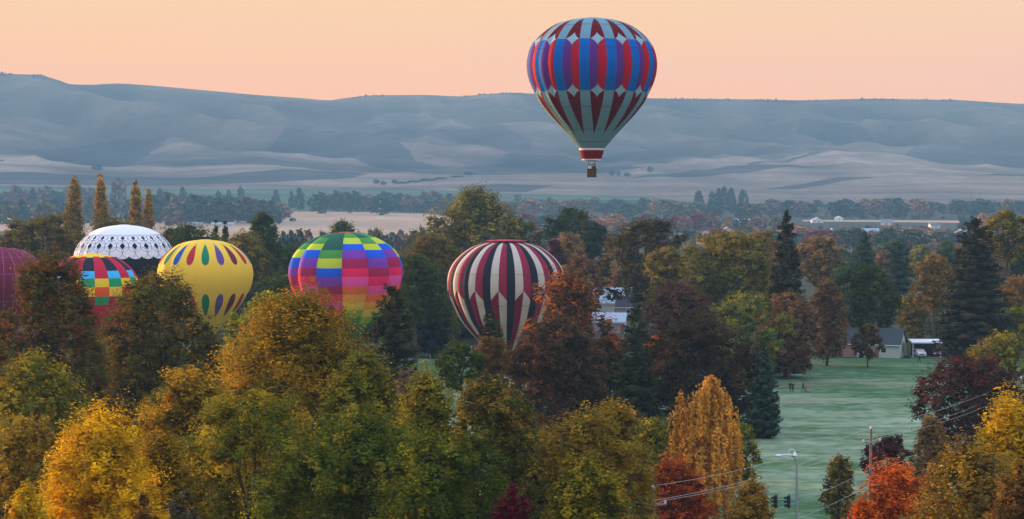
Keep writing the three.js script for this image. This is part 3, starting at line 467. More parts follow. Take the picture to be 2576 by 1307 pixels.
function gondola(t, R, mouthY, mouthR, bottom) {        // wicker basket, uprights, burner and ropes
  const w = 1.35, h = 1.12, b = part('basket', new RoundedBoxGeometry(w, h, w * .85, 3, .10).translate(0, bottom + h / 2, 0), WICKER, t);
  part('basket_rim', new THREE.TorusGeometry(.055, .055, 6, 4).scale(0, 0, 0), LEATHER, b).removeFromParent();
  const rim = []; for (const [x0, z0, x1, z1] of [[-1, -1, 1, -1], [1, -1, 1, 1], [1, 1, -1, 1], [-1, 1, -1, -1]]) rim.push(bar(V(x0 * w * .48, bottom + h, z0 * w * .41), V(x1 * w * .48, bottom + h, z1 * w * .41), .07, .07, 8));
  part('padded_rim', merged(rim), LEATHER, b);
  part('skid', box(w * 1.0, .14, w * .82, 0, bottom + .02, 0), LEATHER, b);
  for (let k = 1; k < 4; k++) part('weave_band', box(w + .02, .05, w * .85 + .02, 0, bottom + h * k / 4, 0), std(.13, .065, .03), b);
  const fy = bottom + h + 1.15;
  for (const sx of [-1, 1]) for (const sz of [-1, 1]) part('upright', bar(V(sx * w * .45, bottom + h, sz * w * .38), V(sx * .42, fy, sz * .36), .035), LEATHER, t);
  const fr = []; for (const [x0, z0, x1, z1] of [[-1, -1, 1, -1], [1, -1, 1, 1], [1, 1, -1, 1], [-1, 1, -1, -1]]) fr.push(bar(V(x0 * .42, fy, z0 * .36), V(x1 * .42, fy, z1 * .36), .04));
  part('burner_frame', merged(fr), STEEL, t);
  for (const sx of [-.18, .18]) part('burner', merged([new THREE.CylinderGeometry(.13, .15, .34, 12).translate(sx, fy + .2, 0), new THREE.TorusGeometry(.13, .02, 6, 14).rotateX(Math.PI / 2).translate(sx, fy + .3, 0)]), STEEL, t);
  for (let k = 0; k < 8; k++) { const a = (k + .5) / 8 * 6.283; part('rope', bar(V(Math.sign(Math.cos(a)) * .42, fy, Math.sign(Math.sin(a)) * .36), V(Math.cos(a) * mouthR, mouthY, Math.sin(a) * mouthR), .02, .02, 4), ROPE, t); }
}
function balloon(label, cx, top, w, d, bottomY) {
  const s = d / F, R = w / 2 * s, c = at(cx, top, d), gy = bottomY === undefined ? .12 : bottomY;
  const t = thing('hot_air_balloon', label, 'hot air balloon', V(c.x, c.y, -d), 0, 'hot air balloons over the park');
  return { t, R, floor: gy - c.y };
}
const crown = (t, R, mat) => part('crown_cap', new THREE.SphereGeometry(.14 * R, 20, 6, 0, 6.2832, 0, 1.5).scale(1, .12, 1).translate(0, -.006 * R, 0), mat, t);
const SKIRT = (R, r0, r1, h0, h1) => new THREE.CylinderGeometry(r0 * R, r1 * R, (h1 - h0) * R, 30, 3, true).translate(0, -(h0 + h1) / 2 * R, 0);

{ // 1 the flying one: pale stripes, maroon wedges, a belt of blue, purple and red, pale four pointed stars
  const d = 292, { t, R } = balloon('flying balloon of blue, red and pale stripes with white stars, high above the trees', 1489, 46, 326, d);
  const N = 15, e = envelope(R, 30, .022, 1, (-8.8 + 12) * Math.PI / 180), per = 2 * Math.PI / N;
  const pale = fabric(.165, .295, .345), maroon = fabric(.13, .006, .011), blue = fabric(.006, .125, .44), purple = fabric(.12, .032, .21), red = fabric(.42, .010, .026), starMat = fabric(.27, .42, .47);
  const half = (h) => Math.min(per / 2, .0765 / curveS(PROFILE, h)), HT = .373, HM = 1.149;
  for (let k = 0; k < N; k++) {
    const c = -8.8 * Math.PI / 180 + k * per, m = c + per / 2, hb = (h) => half(HT) ;
    part('fabric_panel', e.piece((h) => c - half(h), (h) => c + half(h), 0, HT, 4, 12), pale, t);
    part('fabric_panel', e.piece((h) => c - half(Math.max(HT, h)), (h) => c + half(h), HT, HM, 4, 12), blue, t);
    part('fabric_panel', e.piece((h) => c - half(h), (h) => c + half(h), HM, 2, 4, 12), pale, t);
    part('fabric_panel', e.piece((h) => c + half(h), (h) => c + per - half(h), .015, HT, 6, 12), maroon, t);
    part('fabric_panel', e.piece((h) => c + half(h), m, HT, HM, 4, 12), purple, t);
    part('fabric_panel', e.piece(m, (h) => c + per - half(h), HT, HM, 4, 12), red, t);
    part('fabric_panel', e.piece((h) => c + half(h), (h) => c + per - half(h), HM, 1.80, 6, 12), maroon, t);
    for (const H0 of [HT, HM]) {                           // four pointed star with hollow sides
      const a = .112 / curveS(PROFILE, H0) * .95, b = .10, o = [];
      for (let i = 0; i < 32; i++) { const q = i / 32 * 6.2832; o.push([Math.sign(Math.cos(q)) * Math.pow(Math.abs(Math.cos(q)), 2.6) * a, H0 + Math.sign(Math.sin(q)) * Math.pow(Math.abs(Math.sin(q)), 2.6) * b]); }
      part('star', e.patch(m, o, .03), starMat, t);
    }
  }
  const seam = std(.02, .05, .09, .9);
  for (const h of [.14, .50, .97, 1.385, 1.72, 1.9]) part('seam', e.tape([...Array(121)].map((_, i) => [i / 120 * 6.2832, h]), .022), seam, t);
  crown(t, R, pale);
  part('scallop_ring', SKIRT(R, .197, .192, 2, 2.03), fabric(.7, .68, .7), t);
  part('skirt', SKIRT(R, .192, .150, 2.03, 2.165), fabric(.19, .008, .014), t);
  part('skirt_hem', SKIRT(R, .151, .148, 2.165, 2.185), fabric(.7, .62, .6), t);
  gondola(t, R, -2.17 * R, .145 * R, at(1489, 447, d).y - t.position.y + .07);
  var BASKET = V(t.position.x, at(1489, 447, d).y + .14, -d);
}
{ // 2 yellow with drops
  const { t, R, floor } = balloon('yellow balloon with coloured teardrops, between the white and rainbow balloons', 515, 604, 240, 414);
  const N = 18, e = envelope(R, N, .022, 1, (8.8 - 10) * Math.PI / 180), yel = fabric(.86, .56, .055), per = e.step;
  const tones = [[.02, .20, .10], [.13, .07, .26], [.17, .02, .05], [.44, .03, .04], [.02, .20, .11], [.02, .10, .36], [.36, .03, .05], [.02, .2, .1], [.1, .06, .25]].map((c) => fabric(...c));
  const order = [0, 1, 2, 3, 5, 0, 1, 2, 3, 6, 0, 1, 2, 3, 6, 0, 5, 3];
  for (let k = 0; k < N; k++) {
    const c = 8.8 * Math.PI / 180 + k * per;
    part('gore', e.piece(c - per / 2, c + per / 2, 0, 2, 6, 26), yel, t);
    const drop = (ha, hb, flip) => { const o = [], L = hb - ha; for (let i = 0; i < 30; i++) { const q = i / 30 * 6.2832, s = (1 - Math.cos(q)) / 2; const wdt = Math.sin(q) * Math.pow(Math.sin(q / 2), 1.1) * .105; const h = flip ? hb - s * L : ha + s * L; o.push([wdt / curveS(PROFILE, h) * (curveS(PROFILE, h) > .5 ? 1 : .8), h]); } return flip ? o.reverse() : o; };
    part('teardrop', e.patch(c, drop(.06, .50, false), .03), tones[order[k]], t);
    part('teardrop', e.patch(c, drop(1.10, 1.60, true), .03), tones[order[k]], t);
  }
  crown(t, R, yel); part('skirt', SKIRT(R, .197, .155, 2, 2.16), fabric(.3, .2, .03), t); gondola(t, R, -2.16 * R, .15 * R, floor);
}
{ // 3 rainbow
  const { t, R, floor } = balloon('rainbow balloon with stepped bands of every colour, behind the ragged spruce', 870, 585, 279, 384);
  const N = 12, e = envelope(R, N, .12), per = e.step;
  const tones = [[0.027, 0.105, 0.068], [0.075, 0.285, 0.053], [0.510, 0.600, 0.045], [0.018, 0.105, 0.630], [0.210, 0.053, 0.375], [0.390, 0.018, 0.090], [0.870, 0.018, 0.105], [0.880, 0.090, 0.360], [0.880, 0.150, 0.045], [0.880, 0.360, 0.045], [0.880, 0.540, 0.075], [0.330, 0.450, 0.038], [0.060, 0.255, 0.045], [0.018, 0.135, 0.068], [0.030, 0.090, 0.060]].map((c) => fabric(...c));
  const shift = { '-3': -1, '-2': 0, '-1': -2, 0: 1, 1: 0, 2: 1, 3: -1, '-4': -2, 4: 0, '-5': 0, 5: -2, '-6': 1, 6: 0, '-7': -1 };
  const hs = [0, .09, .195, .30, .445, .615, .765, .935, 1.08, 1.225, 1.365, 1.5, 1.63, 1.78, 2];
  for (let k = -6; k < 6; k++) for (let b = 0; b + 1 < hs.length; b++) part('fabric_panel', e.piece(k * per, (k + 1) * per, hs[b], hs[b + 1], 8, b < 2 ? 8 : 4), tones[clamp(b + shift[k], 0, tones.length - 1)], t);
  crown(t, R, fabric(.5, .06, .02)); part('skirt', SKIRT(R, .197, .155, 2, 2.16), tones[13], t); gondola(t, R, -2.16 * R, .15 * R, floor);
}
{ // 4 stripes
  const { t, R, floor } = balloon('cream, red and black striped balloon with a zigzag change, behind the reddish maple', 1273, 607, 298, 356);
  const N = 15, e = envelope(R, 45, .016, 1, -15 * Math.PI / 180), per = 2 * Math.PI / N, g = per / 3;
  const cream = fabric(.52, .46, .38), red = fabric(.26, .02, .048), black = fabric(.018, .020, .028), red2 = fabric(.20, .012, .04);
  for (let k = 0; k < N; k++) {
    const c = -15 * Math.PI / 180 + k * per, A = .80, B = .96, i0 = (w) => lerp(B, A, w), i1 = (w) => lerp(A, B, w);
    part('fabric_panel', e.piece(c, c + g, 0, i0, 3, 16), cream, t); part('fabric_panel', e.piece(c, c + g, i0, 2, 3, 12), red2, t);
    part('fabric_panel', e.piece(c + g, c + 2 * g, 0, i1, 3, 16), red, t); part('fabric_panel', e.piece(c + g, c + 2 * g, i1, 2, 3, 12), cream, t);
    part('fabric_panel', e.piece(c + 2 * g, c + 3 * g, 0, 2, 3, 24), black, t);
  }
  for (const h of [.53, 1.05, 1.4]) part('seam', e.tape([...Array(121)].map((_, i) => [i / 120 * 6.2832, h]), .02), std(.05, .04, .04), t);
  part('crown_cap', new THREE.SphereGeometry(.42 * R, 30, 6, 0, 6.2832, 0, 1.0).scale(1, .11, 1).translate(0, -.02 * R, 0), fabric(.4, .03, .07), t);
  part('skirt', SKIRT(R, .197, .155, 2, 2.16), black, t); gondola(t, R, -2.16 * R, .15 * R, floor);
}
{ // 5 white with rings and diamonds over a black lower body
  const { t, R, floor } = balloon('white topped balloon with rings and black diamonds over a black body', 311, 567, 250, 438);
  const N = 24, e = envelope(R, N, .02, 1, .02), per = e.step, white = fabric(.80, .80, .83), black = fabric(.018, .018, .024), line = std(.09, .09, .16, .9);
  for (let k = 0; k < N; k++) {
    const c = .02 + k * per + per / 2, scal = (w) => .60 + .055 * Math.sin(Math.PI * w) ** .6;
    part('gore', e.piece(c - per / 2, c + per / 2, 0, scal, 8, 22), white, t);
    part('gore', e.piece(c - per / 2, c + per / 2, scal, 2, 8, 16), black, t);
    const dia = (h, a, b, th) => { const o = [], rr = curveS(PROFILE, h); for (let i = 0; i < 24; i++) { const q = i / 24 * 6.2832; o.push([Math.sign(Math.cos(q)) * Math.pow(Math.abs(Math.cos(q)), 1.9) * a / rr, h + Math.sign(Math.sin(q)) * Math.pow(Math.abs(Math.sin(q)), 1.9) * b]); } part('diamond', e.patch(th, o, .03), black, t); };
    dia(.245, .040, .040, c); dia(.40, .055, .066, c);
    const ring = (h, a, b, th) => part('ring_line', e.tape([...Array(25)].map((_, i) => { const q = i / 24 * 6.2832; return [th + Math.cos(q) * a / curveS(PROFILE, h), h + Math.sin(q) * b]; }), .035), line, t);
    ring(.40, .125, .115, c); ring(.53, .125, .11, c - per / 2); ring(.27, .11, .085, c - per / 2); ring(.245, .10, .06, c);
  }
  crown(t, R, white); part('skirt', SKIRT(R, .197, .155, 2, 2.16), black, t); gondola(t, R, -2.16 * R, .15 * R, floor);
}
{ // 6 red with black wedges and a checker belt
  const { t, R, floor } = balloon('red and black balloon with checkered belt of blue, green and yellow behind a maple', 229, 640, 234, 391);
  const N = 20, e = envelope(R, N, .022, 1, -2.5 * Math.PI / 180 - 0), per = e.step;
  const red = fabric(.52, .018, .05), black = fabric(.02, .024, .034), blue = fabric(.06, .46, .80), green = fabric(.02, .32, .11), yellow = fabric(.86, .56, .03), orange = fabric(.80, .10, .025), dred = fabric(.42, .014, .04);
  for (let k = 0; k < N; k++) {
    const a = -2.5 * Math.PI / 180 + k * per, odd = k % 2 === 0;           // even gores black at the top
    const rows = odd ? [[0, .06, yellow], [.06, .335, black], [.335, .49, blue], [.49, .67, green], [.67, .87, yellow], [.87, 2, dred]] : [[0, .04, yellow], [.04, .49, red], [.49, .67, yellow], [.67, .87, orange], [.87, 1.05, green], [1.05, 2, red]];
    for (const [h0, h1, m] of rows) part('fabric_panel', e.piece(a, a + per, h0, h1, 4, h1 > 1.5 ? 12 : 6), m, t);
  }
  crown(t, R, yellow); part('skirt', SKIRT(R, .197, .155, 2, 2.16), red, t); gondola(t, R, -2.16 * R, .15 * R, floor);
}
{ // 7 maroon with pale tapes
  const { t, R, floor } = balloon('plain maroon balloon with thin pale tapes, cut by the edge of the view', 0, 624, 226, 413);
  const N = 24, e = envelope(R, N, .018, 1, .05), per = e.step, mar = fabric(.17, .018, .05), pale = std(.42, .20, .25, .9);
  for (let k = 0; k < N; k++) {
    const a = .05 + k * per; part('gore', e.piece(a, a + per, 0, 2, 5, 26), mar, t);
    part('load_tape', e.tape([...Array(24)].map((_, i) => [a, .02 + i / 23 * 1.95]), .04), pale, t);
  }
  for (const h of [.19, .55, 1.16]) part('seam', e.tape([...Array(121)].map((_, i) => [i / 120 * 6.2832, h]), .022), pale, t);
  crown(t, R, mar); part('skirt', SKIRT(R, .197, .155, 2, 2.16), mar, t); gondola(t, R, -2.16 * R, .15 * R, floor);
}

// ------------------------------------------------------------------ people
function personBody(pose) {                               // one continuous body from tapered capsules, 1.72 m tall, feet at 0, facing +z
  const { swing = .12, arm = .1, bend = 0 } = pose, b = [], J = (a, c, r0, r1) => b.push([V(...a), V(...c), r0, r1]);
  const hip = .90, sh = 1.40, fz = bend;
  J([0, hip, 0], [0, 1.22, fz * .6], .135, .15); J([0, 1.22, fz * .6], [0, 1.38, fz], .15, .12); J([-.15, sh - .02, fz], [.15, sh - .02, fz], .075, .075); J([0, 1.42, fz], [0, 1.54, fz + .015], .055, .052); J([0, 1.60, fz + .02], [0, 1.63, fz + .02], .095, .10); J([0, 1.57, fz + .09], [0, 1.6, fz + .09], .028, .03);
  for (const s of [-1, 1]) {
    const k = s * swing; J([s * .09, hip, 0], [s * .105, .48, k * .6 + .03], .098, .066); J([s * .105, .48, k * .6 + .03], [s * .11, .09, k], .062, .042); J([s * .11, .05, k - .02], [s * .125, .04, k + .15], .045, .038);
    const e = [s * (.235 + arm * .2), 1.13, fz - k * .5], h = [s * (.23 + arm * .5), .90, fz - k * .9 + .08]; J([s * .185, sh - .03, fz], e, .062, .046); J(e, h, .044, .034); J(h, [h[0], h[1] - .10, h[2] + .02], .036, .026); J([h[0], h[1] - .02, h[2] + .01], [h[0] - s * .03, h[1] - .07, h[2] + .05], .016, .013);
  }
  const n = 64, mc = new MarchingCubes(n, std(1, 1, 1), false, false, 60000), S = .95, q = V(0, 0, 0), ab = V(0, 0, 0);
  mc.isolation = 0;
  for (let z = 0; z < n; z++) for (let y = 0; y < n; y++) for (let x = 0; x < n; x++) {
    const px = (x - n / 2) / (n / 2) * S, py = (y - n / 2) / (n / 2) * S + .86, pz = (z - n / 2) / (n / 2) * S; let acc = 0;
    if (Math.abs(px) > .5 || Math.abs(pz) > .5) { mc.field[x + y * n + z * n * n] = -1; continue; }
    for (const [a, c, r0, r1] of b) { ab.copy(c).sub(a); q.set(px - a.x, py - a.y, pz - a.z); const t = clamp(q.dot(ab) / (ab.lengthSq() + 1e-9), 0, 1), dd = Math.hypot(q.x - ab.x * t, q.y - ab.y * t, q.z - ab.z * t) - lerp(r0, r1, t); acc += Math.exp(-dd * 42); }
    mc.field[x + y * n + z * n * n] = Math.log(acc + 1e-30) / 42;
  }
  mc.update();
  const c = mc.count, p = mc.positionArray.slice(0, c * 3), nn = mc.normalArray.slice(0, c * 3), g = new THREE.BufferGeometry();
  for (let i = 0; i < c; i++) { p[i * 3] *= S; p[i * 3 + 1] = p[i * 3 + 1] * S + .86; p[i * 3 + 2] *= S; }
  g.setAttribute('position', new THREE.BufferAttribute(p, 3)); g.setAttribute('normal', new THREE.BufferAttribute(nn, 3)); return g;
}
const POSES = [{ swing: .20, arm: .12 }, { swing: .05, arm: .25, bend: .05 }, { swing: .28, arm: .1, bend: .08 }].map(personBody);
function person(label, pos, turn, pose, coat, legs, hair, scale = 1, group) {
  const t = thing('person', label, 'person', pos, turn, group), base = POSES[pose], g = base.clone(), p = base.attributes.position, c = [], skin = [.45, .27, .19];
  for (let i = 0; i < p.count; i++) { const y = p.getY(i), x = Math.abs(p.getX(i)); const k = y > 1.47 || (x > .2 && y < .90 && y > .7) ? skin : y > .86 || (x > .19 && y > .7) ? coat : y < .1 ? [.02, .02, .02] : legs; c.push(...k); }
  g.setAttribute('color', new THREE.Float32BufferAttribute(c, 3));
  part('body', g, new THREE.MeshStandardMaterial({ vertexColors: true, roughness: .85 }), t);
  const bz = (pose === 1 ? .05 : pose === 2 ? .08 : 0);
  part('hair', new THREE.SphereGeometry(.112, 14, 10, 0, 6.2832, 0, 1.75).scale(1, 1.06, 1.06).rotateX(-.35).translate(0, 1.635, bz + .008), std(...hair), t);
  t.scale.setScalar(scale); return t;
}
const foot = (x, y) => { const d = 180320 / (y - HY); return V((x - CX) / F * d, .18, -d); };
const PARK = 'people walking on the park lawn';
person('person in black standing at the left of the group on the lawn', foot(1990.5, 989), 2.6, 0, [.012, .022, .02], [.015, .02, .02], [.03, .02, .015]);
person('second person in dark green close beside the one in black on the lawn', foot(1997, 990), -.4, 1, [.018, .04, .035], [.012, .015, .015], [.05, .03, .02]);
person('tall person in navy walking with a pink clad child on the lawn', foot(2023, 988), 1.2, 0, [.02, .03, .075], [.015, .018, .03], [.03, .02, .015], 1.02);
person('child in bright pink jacket beside the navy clad person on the lawn', foot(2030, 989), 1.0, 1, [.55, .03, .20], [.25, .02, .12], [.06, .04, .02], .80);
person('person in dark brown walking out from behind the dark red beech', foot(2302.5, 1054), -1.9, 2, [.035, .025, .022], [.02, .016, .016], [.03, .02, .015], 1.02);
person('person in black walking in front of the white car at the carport', foot(2316, 916), 1.3, 2, [.015, .013, .016], [.014, .012, .014], [.03, .02, .015]);
person('person in black on the field left of the soccer goal, behind the spruce tip', foot(1072, 944), .5, 0, [.014, .02, .03], [.014, .016, .02], [.03, .02, .015]);
for (const [dx, dz, tn, pose, coat, label] of [[-.28, .1, 3.0, 1, [.72, .70, .80], 'person in a pale lilac top standing in the basket of the flying balloon'], [.10, -.18, 3.5, 1, [.62, .55, .60], 'person in pale pink behind the others in the basket of the flying balloon'], [.33, .12, 2.6, 0, [.05, .035, .03], 'person in dark brown at the right of the basket of the flying balloon']])
  person(label, BASKET.clone().add(V(dx, .04, dz)), tn, pose, coat, [.03, .03, .05], [.06, .035, .02], 1);
// ------------------------------------------------------------------ houses
const GLASS = new THREE.MeshStandardMaterial({ color: col(.03, .04, .05), roughness: .12, metalness: .3 });
function house(label, x, y, d, o) {                       // x, y: foot of the middle of its front, o.w front, o.l depth, o.h wall height, o.rise roof rise; the gables face the camera when o.gable
  const px = at(x, y, d), gy = hills(px.x, d), { w, l, h = 2.8, rise = 2.2, wall = [.6, .58, .54], roof = [.07, .075, .085], turn = 0, gable = false, win = 3 } = o;
  const t = thing(o.name ?? 'house', label, o.cat ?? 'house', V(px.x, gy, -d), turn), wm = std(...wall), rm = std(...roof, .9), tm = std(.7, .7, .7);
  const W = gable ? l : w, L = gable ? w : l, inner = new THREE.Group(); // ridge runs along x
  const rot = gable ? Math.PI / 2 : 0, G = (g) => g.rotateY(rot);
  part('wall', G(box(W, h + .3, L, 0, h / 2 - .15, 0)), wm, t);
  for (const s of [-1, 1]) { const sh = new THREE.Shape([new THREE.Vector2(-L / 2, 0), new THREE.Vector2(L / 2, 0), new THREE.Vector2(0, rise)]); part('gable', G(new THREE.ExtrudeGeometry(sh, { depth: .2, bevelEnabled: false }).rotateY(Math.PI / 2).translate(s > 0 ? W / 2 - .2 : -W / 2, h, 0)), wm, t); }
  const sl = Math.hypot(L / 2 + .45, rise * (1 + .9 / L)), an = Math.atan2(rise, L / 2);
  for (const s of [-1, 1]) { const r = part('roof', G(box(W + .8, .16, sl, 0, 0, 0).rotateX(s * an).translate(0, h + rise / 2 - .45 * Math.sin(an) / 2 + .12, s * (L / 4 + .2))), rm, t); if (s > 0) part('eave', G(box(W + .84, .18, .12, 0, h - .28, L / 2 + .42)), tm, r); }
  const front = gable ? L : W, zf = (gable ? W : L) / 2;
  for (let k = 0; k < win; k++) { const wx = (k - (win - 1) / 2) * front / (win + .4), f = part('window', box(1.25, 1.25, .08, wx, h * .55, zf + .03), tm, t); part('pane', box(1.02, 1.02, .06, wx, h * .55, zf + .06), GLASS, f); }
  part('door', box(.95, 2.05, .1, front * .08 + (win % 2 ? front / (win + .4) / 2 : 0), 1.02, zf + .03), std(.25, .1, .07), t);
  if (o.chimney) part('chimney', G(box(.6, 1.6, .6, W * .2, h + rise + .2, 0)), std(.25, .12, .09), t);
  return t;
}
// the gabled house and the carport at the far edge of the lawn
{
  const t = house('pale green gabled house with dark roof beyond the lawn, behind a small tree', 2204, 897, 440, { w: 11.6, l: 7.2, h: 3.0, rise: 2.9, wall: [.42, .50, .42], roof: [.040, .052, .058], turn: -.38, win: 2 });
  part('brick_wall', box(3.0, 2.9, .12, -4.9, 1.45, 3.66), std(.30, .16, .13), t);
  part('white_door', box(1.1, 2.2, .12, -2.6, 1.1, 3.70), std(.7, .72, .72), t);
  part('shutter', box(1.2, 2.0, .1, 0, 2.2, 0).rotateY(Math.PI / 2).translate(5.86, 0, 0), std(.10, .13, .14), t);
}
{
  const d = 438, b = at(2328, 900, d), t = thing('carport', 'white flat roofed carport beside the pale green gabled house', 'carport', V(b.x, .1, -d), -.05), white = std(.72, .74, .78, .6), post = std(.45, .46, .45);
  part('roof', merged([box(6.4, .22, 5.4, 0, 3.35, 0).rotateX(.06)]), white, t);
  part('fascia', box(6.5, .32, .1, 0, 3.1, 2.76), std(.35, .36, .37), t);
  for (const x of [-2.9, 2.9]) for (const z of [-2.4, 2.4]) part('post', box(.2, 3.2, .2, x, 1.6, z), post, t);
  part('back_wall', box(6.0, 3.0, .15, 0, 1.5, -2.6), std(.06, .06, .055), t);
  part('side_wall', box(.15, 3.0, 2.8, -3.2, 1.5, -1.3), std(.34, .33, .06), t);
  part('floor_slab', box(6.6, .12, 5.6, 0, .0, .1), std(.2, .19, .18), t);
}
{ // cars, seen from the front
  const carGeo = () => { const s = new THREE.Shape(); [[-2.1, .35], [2.05, .35], [2.15, .62], [2.05, .92], [1.1, 1.02], [.55, 1.52], [-1.3, 1.55], [-1.95, 1.05], [-2.15, .95]].forEach(([x, y], i) => i ? s.lineTo(x, y) : s.moveTo(x, y)); return new THREE.ExtrudeGeometry(s, { depth: 1.6, bevelEnabled: true, bevelSize: .08, bevelThickness: .1, bevelSegments: 2 }).translate(0, 0, -.8).rotateY(-Math.PI / 2); };
  const body = carGeo(), lampM = std(.8, .8, .75, .2), tyre = std(.015, .015, .015), rim = std(.4, .4, .4, .4, { metalness: .6 });
  const car = (label, x, y, d, paint, turn) => {
    const b = at(x, y, d), t = thing('parked_car', label, 'car', V(b.x, .18, -d), turn);
    part('body', body, std(...paint, .3), t);
    part('windscreen', box(1.42, .62, .05, 0, 0, 0).rotateX(-.85).translate(0, 1.27, .90), GLASS, t);
    for (const s of [-1, 1]) { part('side_window', box(.04, .36, 1.7, s * .915, 1.26, -.35), GLASS, t); part('headlight', box(.38, .18, .12, s * .62, .80, 2.2), lampM, t); part('mirror', box(.18, .12, .1, s * 1.0, 1.1, .7), std(...paint), t); for (const z of [-1.3, 1.35]) { const w = part('wheel', new THREE.CylinderGeometry(.34, .34, .22, 18).rotateZ(Math.PI / 2).translate(s * .80, .34, z), tyre, t); part('rim', new THREE.CylinderGeometry(.2, .2, .24, 12).rotateZ(Math.PI / 2).translate(s * .80, .34, z), rim, w); } }
    part('grille', box(.9, .22, .08, 0, .66, 2.22), std(.03, .03, .03), t);
  };
  car('white car parked at the left of the carport', 2314, 901, 437, [.72, .74, .78], .08);
  car('dark maroon car parked at the right of the carport', 2356, 900, 437.5, [.10, .02, .05], -.05);
}
house('long house with frosted pale roof behind the reddish maple', 1552, 800, 610, { w: 17, l: 15, h: 2.8, rise: 4.1, wall: [.5, .53, .53], roof: [.34, .41, .47], turn: -.25, win: 2 });
house('lower house with frosted roof and white window below the long pale roof', 1534, 845, 515, { w: 8, l: 6.5, h: 3.0, rise: 1.9, wall: [.36, .27, .28], roof: [.34, .41, .47], turn: -.15, win: 1 });
house('house with dark brown roof right of the long frosted roof', 1606, 800, 585, { w: 12, l: 9, h: 2.9, rise: 2.6, wall: [.24, .22, .18], roof: [.035, .028, .034], turn: -.15, win: 2 });
house('pale low house behind the amber yellow tree', 2296, 742, 640, { w: 9, l: 7, h: 2.8, rise: 1.4, wall: [.5, .48, .46], roof: [.45, .52, .58], win: 2 });
// the far town: [x, foot y, distance, w, l, wall, roof, gable, label]
const PALE = [.62, .60, .58], SNOW = [.55, .62, .68], SLATE = [.055, .065, .08];
for (const [x, y, d, w, l, wall, roof, gable, label, more] of [
  [1776, 611, 1420, 8.0, 16, [.50, .40, .32], [.24, .27, .28], true, 'beige gabled house with long grey roof in the far town', { rise: 4.2, h: 5, turn: -.5 }],
  [1830, 583, 1720, 9.5, 11, [.55, .55, .54], [.25, .25, .22], true, 'pale gabled house above the beige one in the far town', { rise: 3.2, h: 3.4 }],
  [1584, 576, 1840, 13, 8, [.3, .32, .34], [.72, .75, .8], false, 'far house with bright white low roof left of the spreading oak', { rise: 1.2 }],
  [1549, 556, 2150, 8, 10, [.64, .64, .66], SLATE, true, 'white gabled far house above the bright white roof', { rise: 3.4, h: 3.2 }],
  [1335, 573, 1880, 8, 10, PALE, SLATE, true, 'small pale gabled far house right of the massive cottonwood', { rise: 3.2 }],
  [1312, 556, 2160, 14, 9, [.4, .42, .44], SLATE, false, 'dark roofed far house at the shoulder of the massive cottonwood', {}],
  [1372, 558, 2120, 15, 10, [.36, .36, .38], [.04, .045, .06], false, 'long dark roofed far house above the tall green tree', { rise: 3 }],
  [1664, 510, 2760, 18, 16, [.5, .52, .55], [.05, .07, .09], true, 'big dark roofed farmhouse standing on the skyline of the town', { rise: 7, h: 4 }],
  [1862, 555, 2140, 10, 8, [.5, .5, .5], SNOW, false, 'white roofed far house right of the pale gabled one', { rise: 1.8 }],
  [1894, 556, 2130, 12, 8, [.35, .36, .38], SNOW, false, 'white roofed far house left of the tall dark fir', { rise: 1.5 }],
  [2056, 556, 2150, 12, 8, PALE, SNOW, true, 'white far house behind the tip of the tall dark fir', { rise: 2.6, win: 2 }],
  [2106, 581, 1760, 11, 10, [.42, .44, .44], [.04, .05, .06], false, 'dark roofed far house with pale gable under the pale field strip', { rise: 3, turn: .4 }],
  [2190, 584, 1740, 14, 10, [.45, .5, .5], [.24, .36, .38], false, 'teal roofed far house under the pale field strip', { rise: 2.4 }],
  [2112, 548, 2250, 9, 8, PALE, SNOW, true, 'small white far house in the tree belt above the pale strip', {}],
  [2150, 640, 1100, 11, 8, PALE, [.5, .54, .58], false, 'low pale house behind the hazy teal conifers', { rise: 1.6 }],
  [1698, 598, 1560, 12, 9, [.3, .31, .34], [.10, .12, .15], false, 'grey far house beside the beige gabled one', {}],
  [974, 488, 2900, 18, 10, [.66, .66, .66], [.66, .68, .7], false, 'long white far barn on the green fields above the rainbow balloon', { rise: 2.2, h: 3.4, win: 0 }],
  [617, 512, 2540, 26, 9, [.62, .62, .66], [.66, .68, .72], false, 'long white shed on the green fields above the yellow balloon', { rise: 2, h: 3.4, win: 0, name: 'shed', cat: 'shed' }],
  [303, 528, 2420, 7, 9, [.68, .66, .66], [.70, .70, .72], true, 'white gabled house between the poplars', { rise: 3.2, h: 2.6 }],
  [92, 550, 2250, 13, 8, [.64, .64, .66], [.55, .56, .6], false, 'white low house left of the poplars', { rise: 2.2 }],
  [66, 552, 2220, 9, 8, [.6, .6, .62], [.4, .42, .45], true, 'small white gabled house left of the white low one', { rise: 2.6 }],
  [14, 553, 2220, 13, 9, [.58, .6, .62], [.6, .62, .66], false, 'pale house at the far left edge of the valley', { rise: 2.4 }],
  [560, 556, 2000, 22, 8, [.5, .5, .52], [.3, .32, .36], false, 'long low grey shed at the edge of the tan field', { rise: 1.4, win: 4, name: 'shed', cat: 'shed' }],
  [490, 556, 2010, 16, 8, [.42, .42, .45], [.2, .22, .25], false, 'low dark shed left of the long grey one by the tan field', { rise: 1.4, win: 3, name: 'shed', cat: 'shed' }],
]) house(label, x, y, d, { w, l, wall, roof, gable, win: 1, ...more });

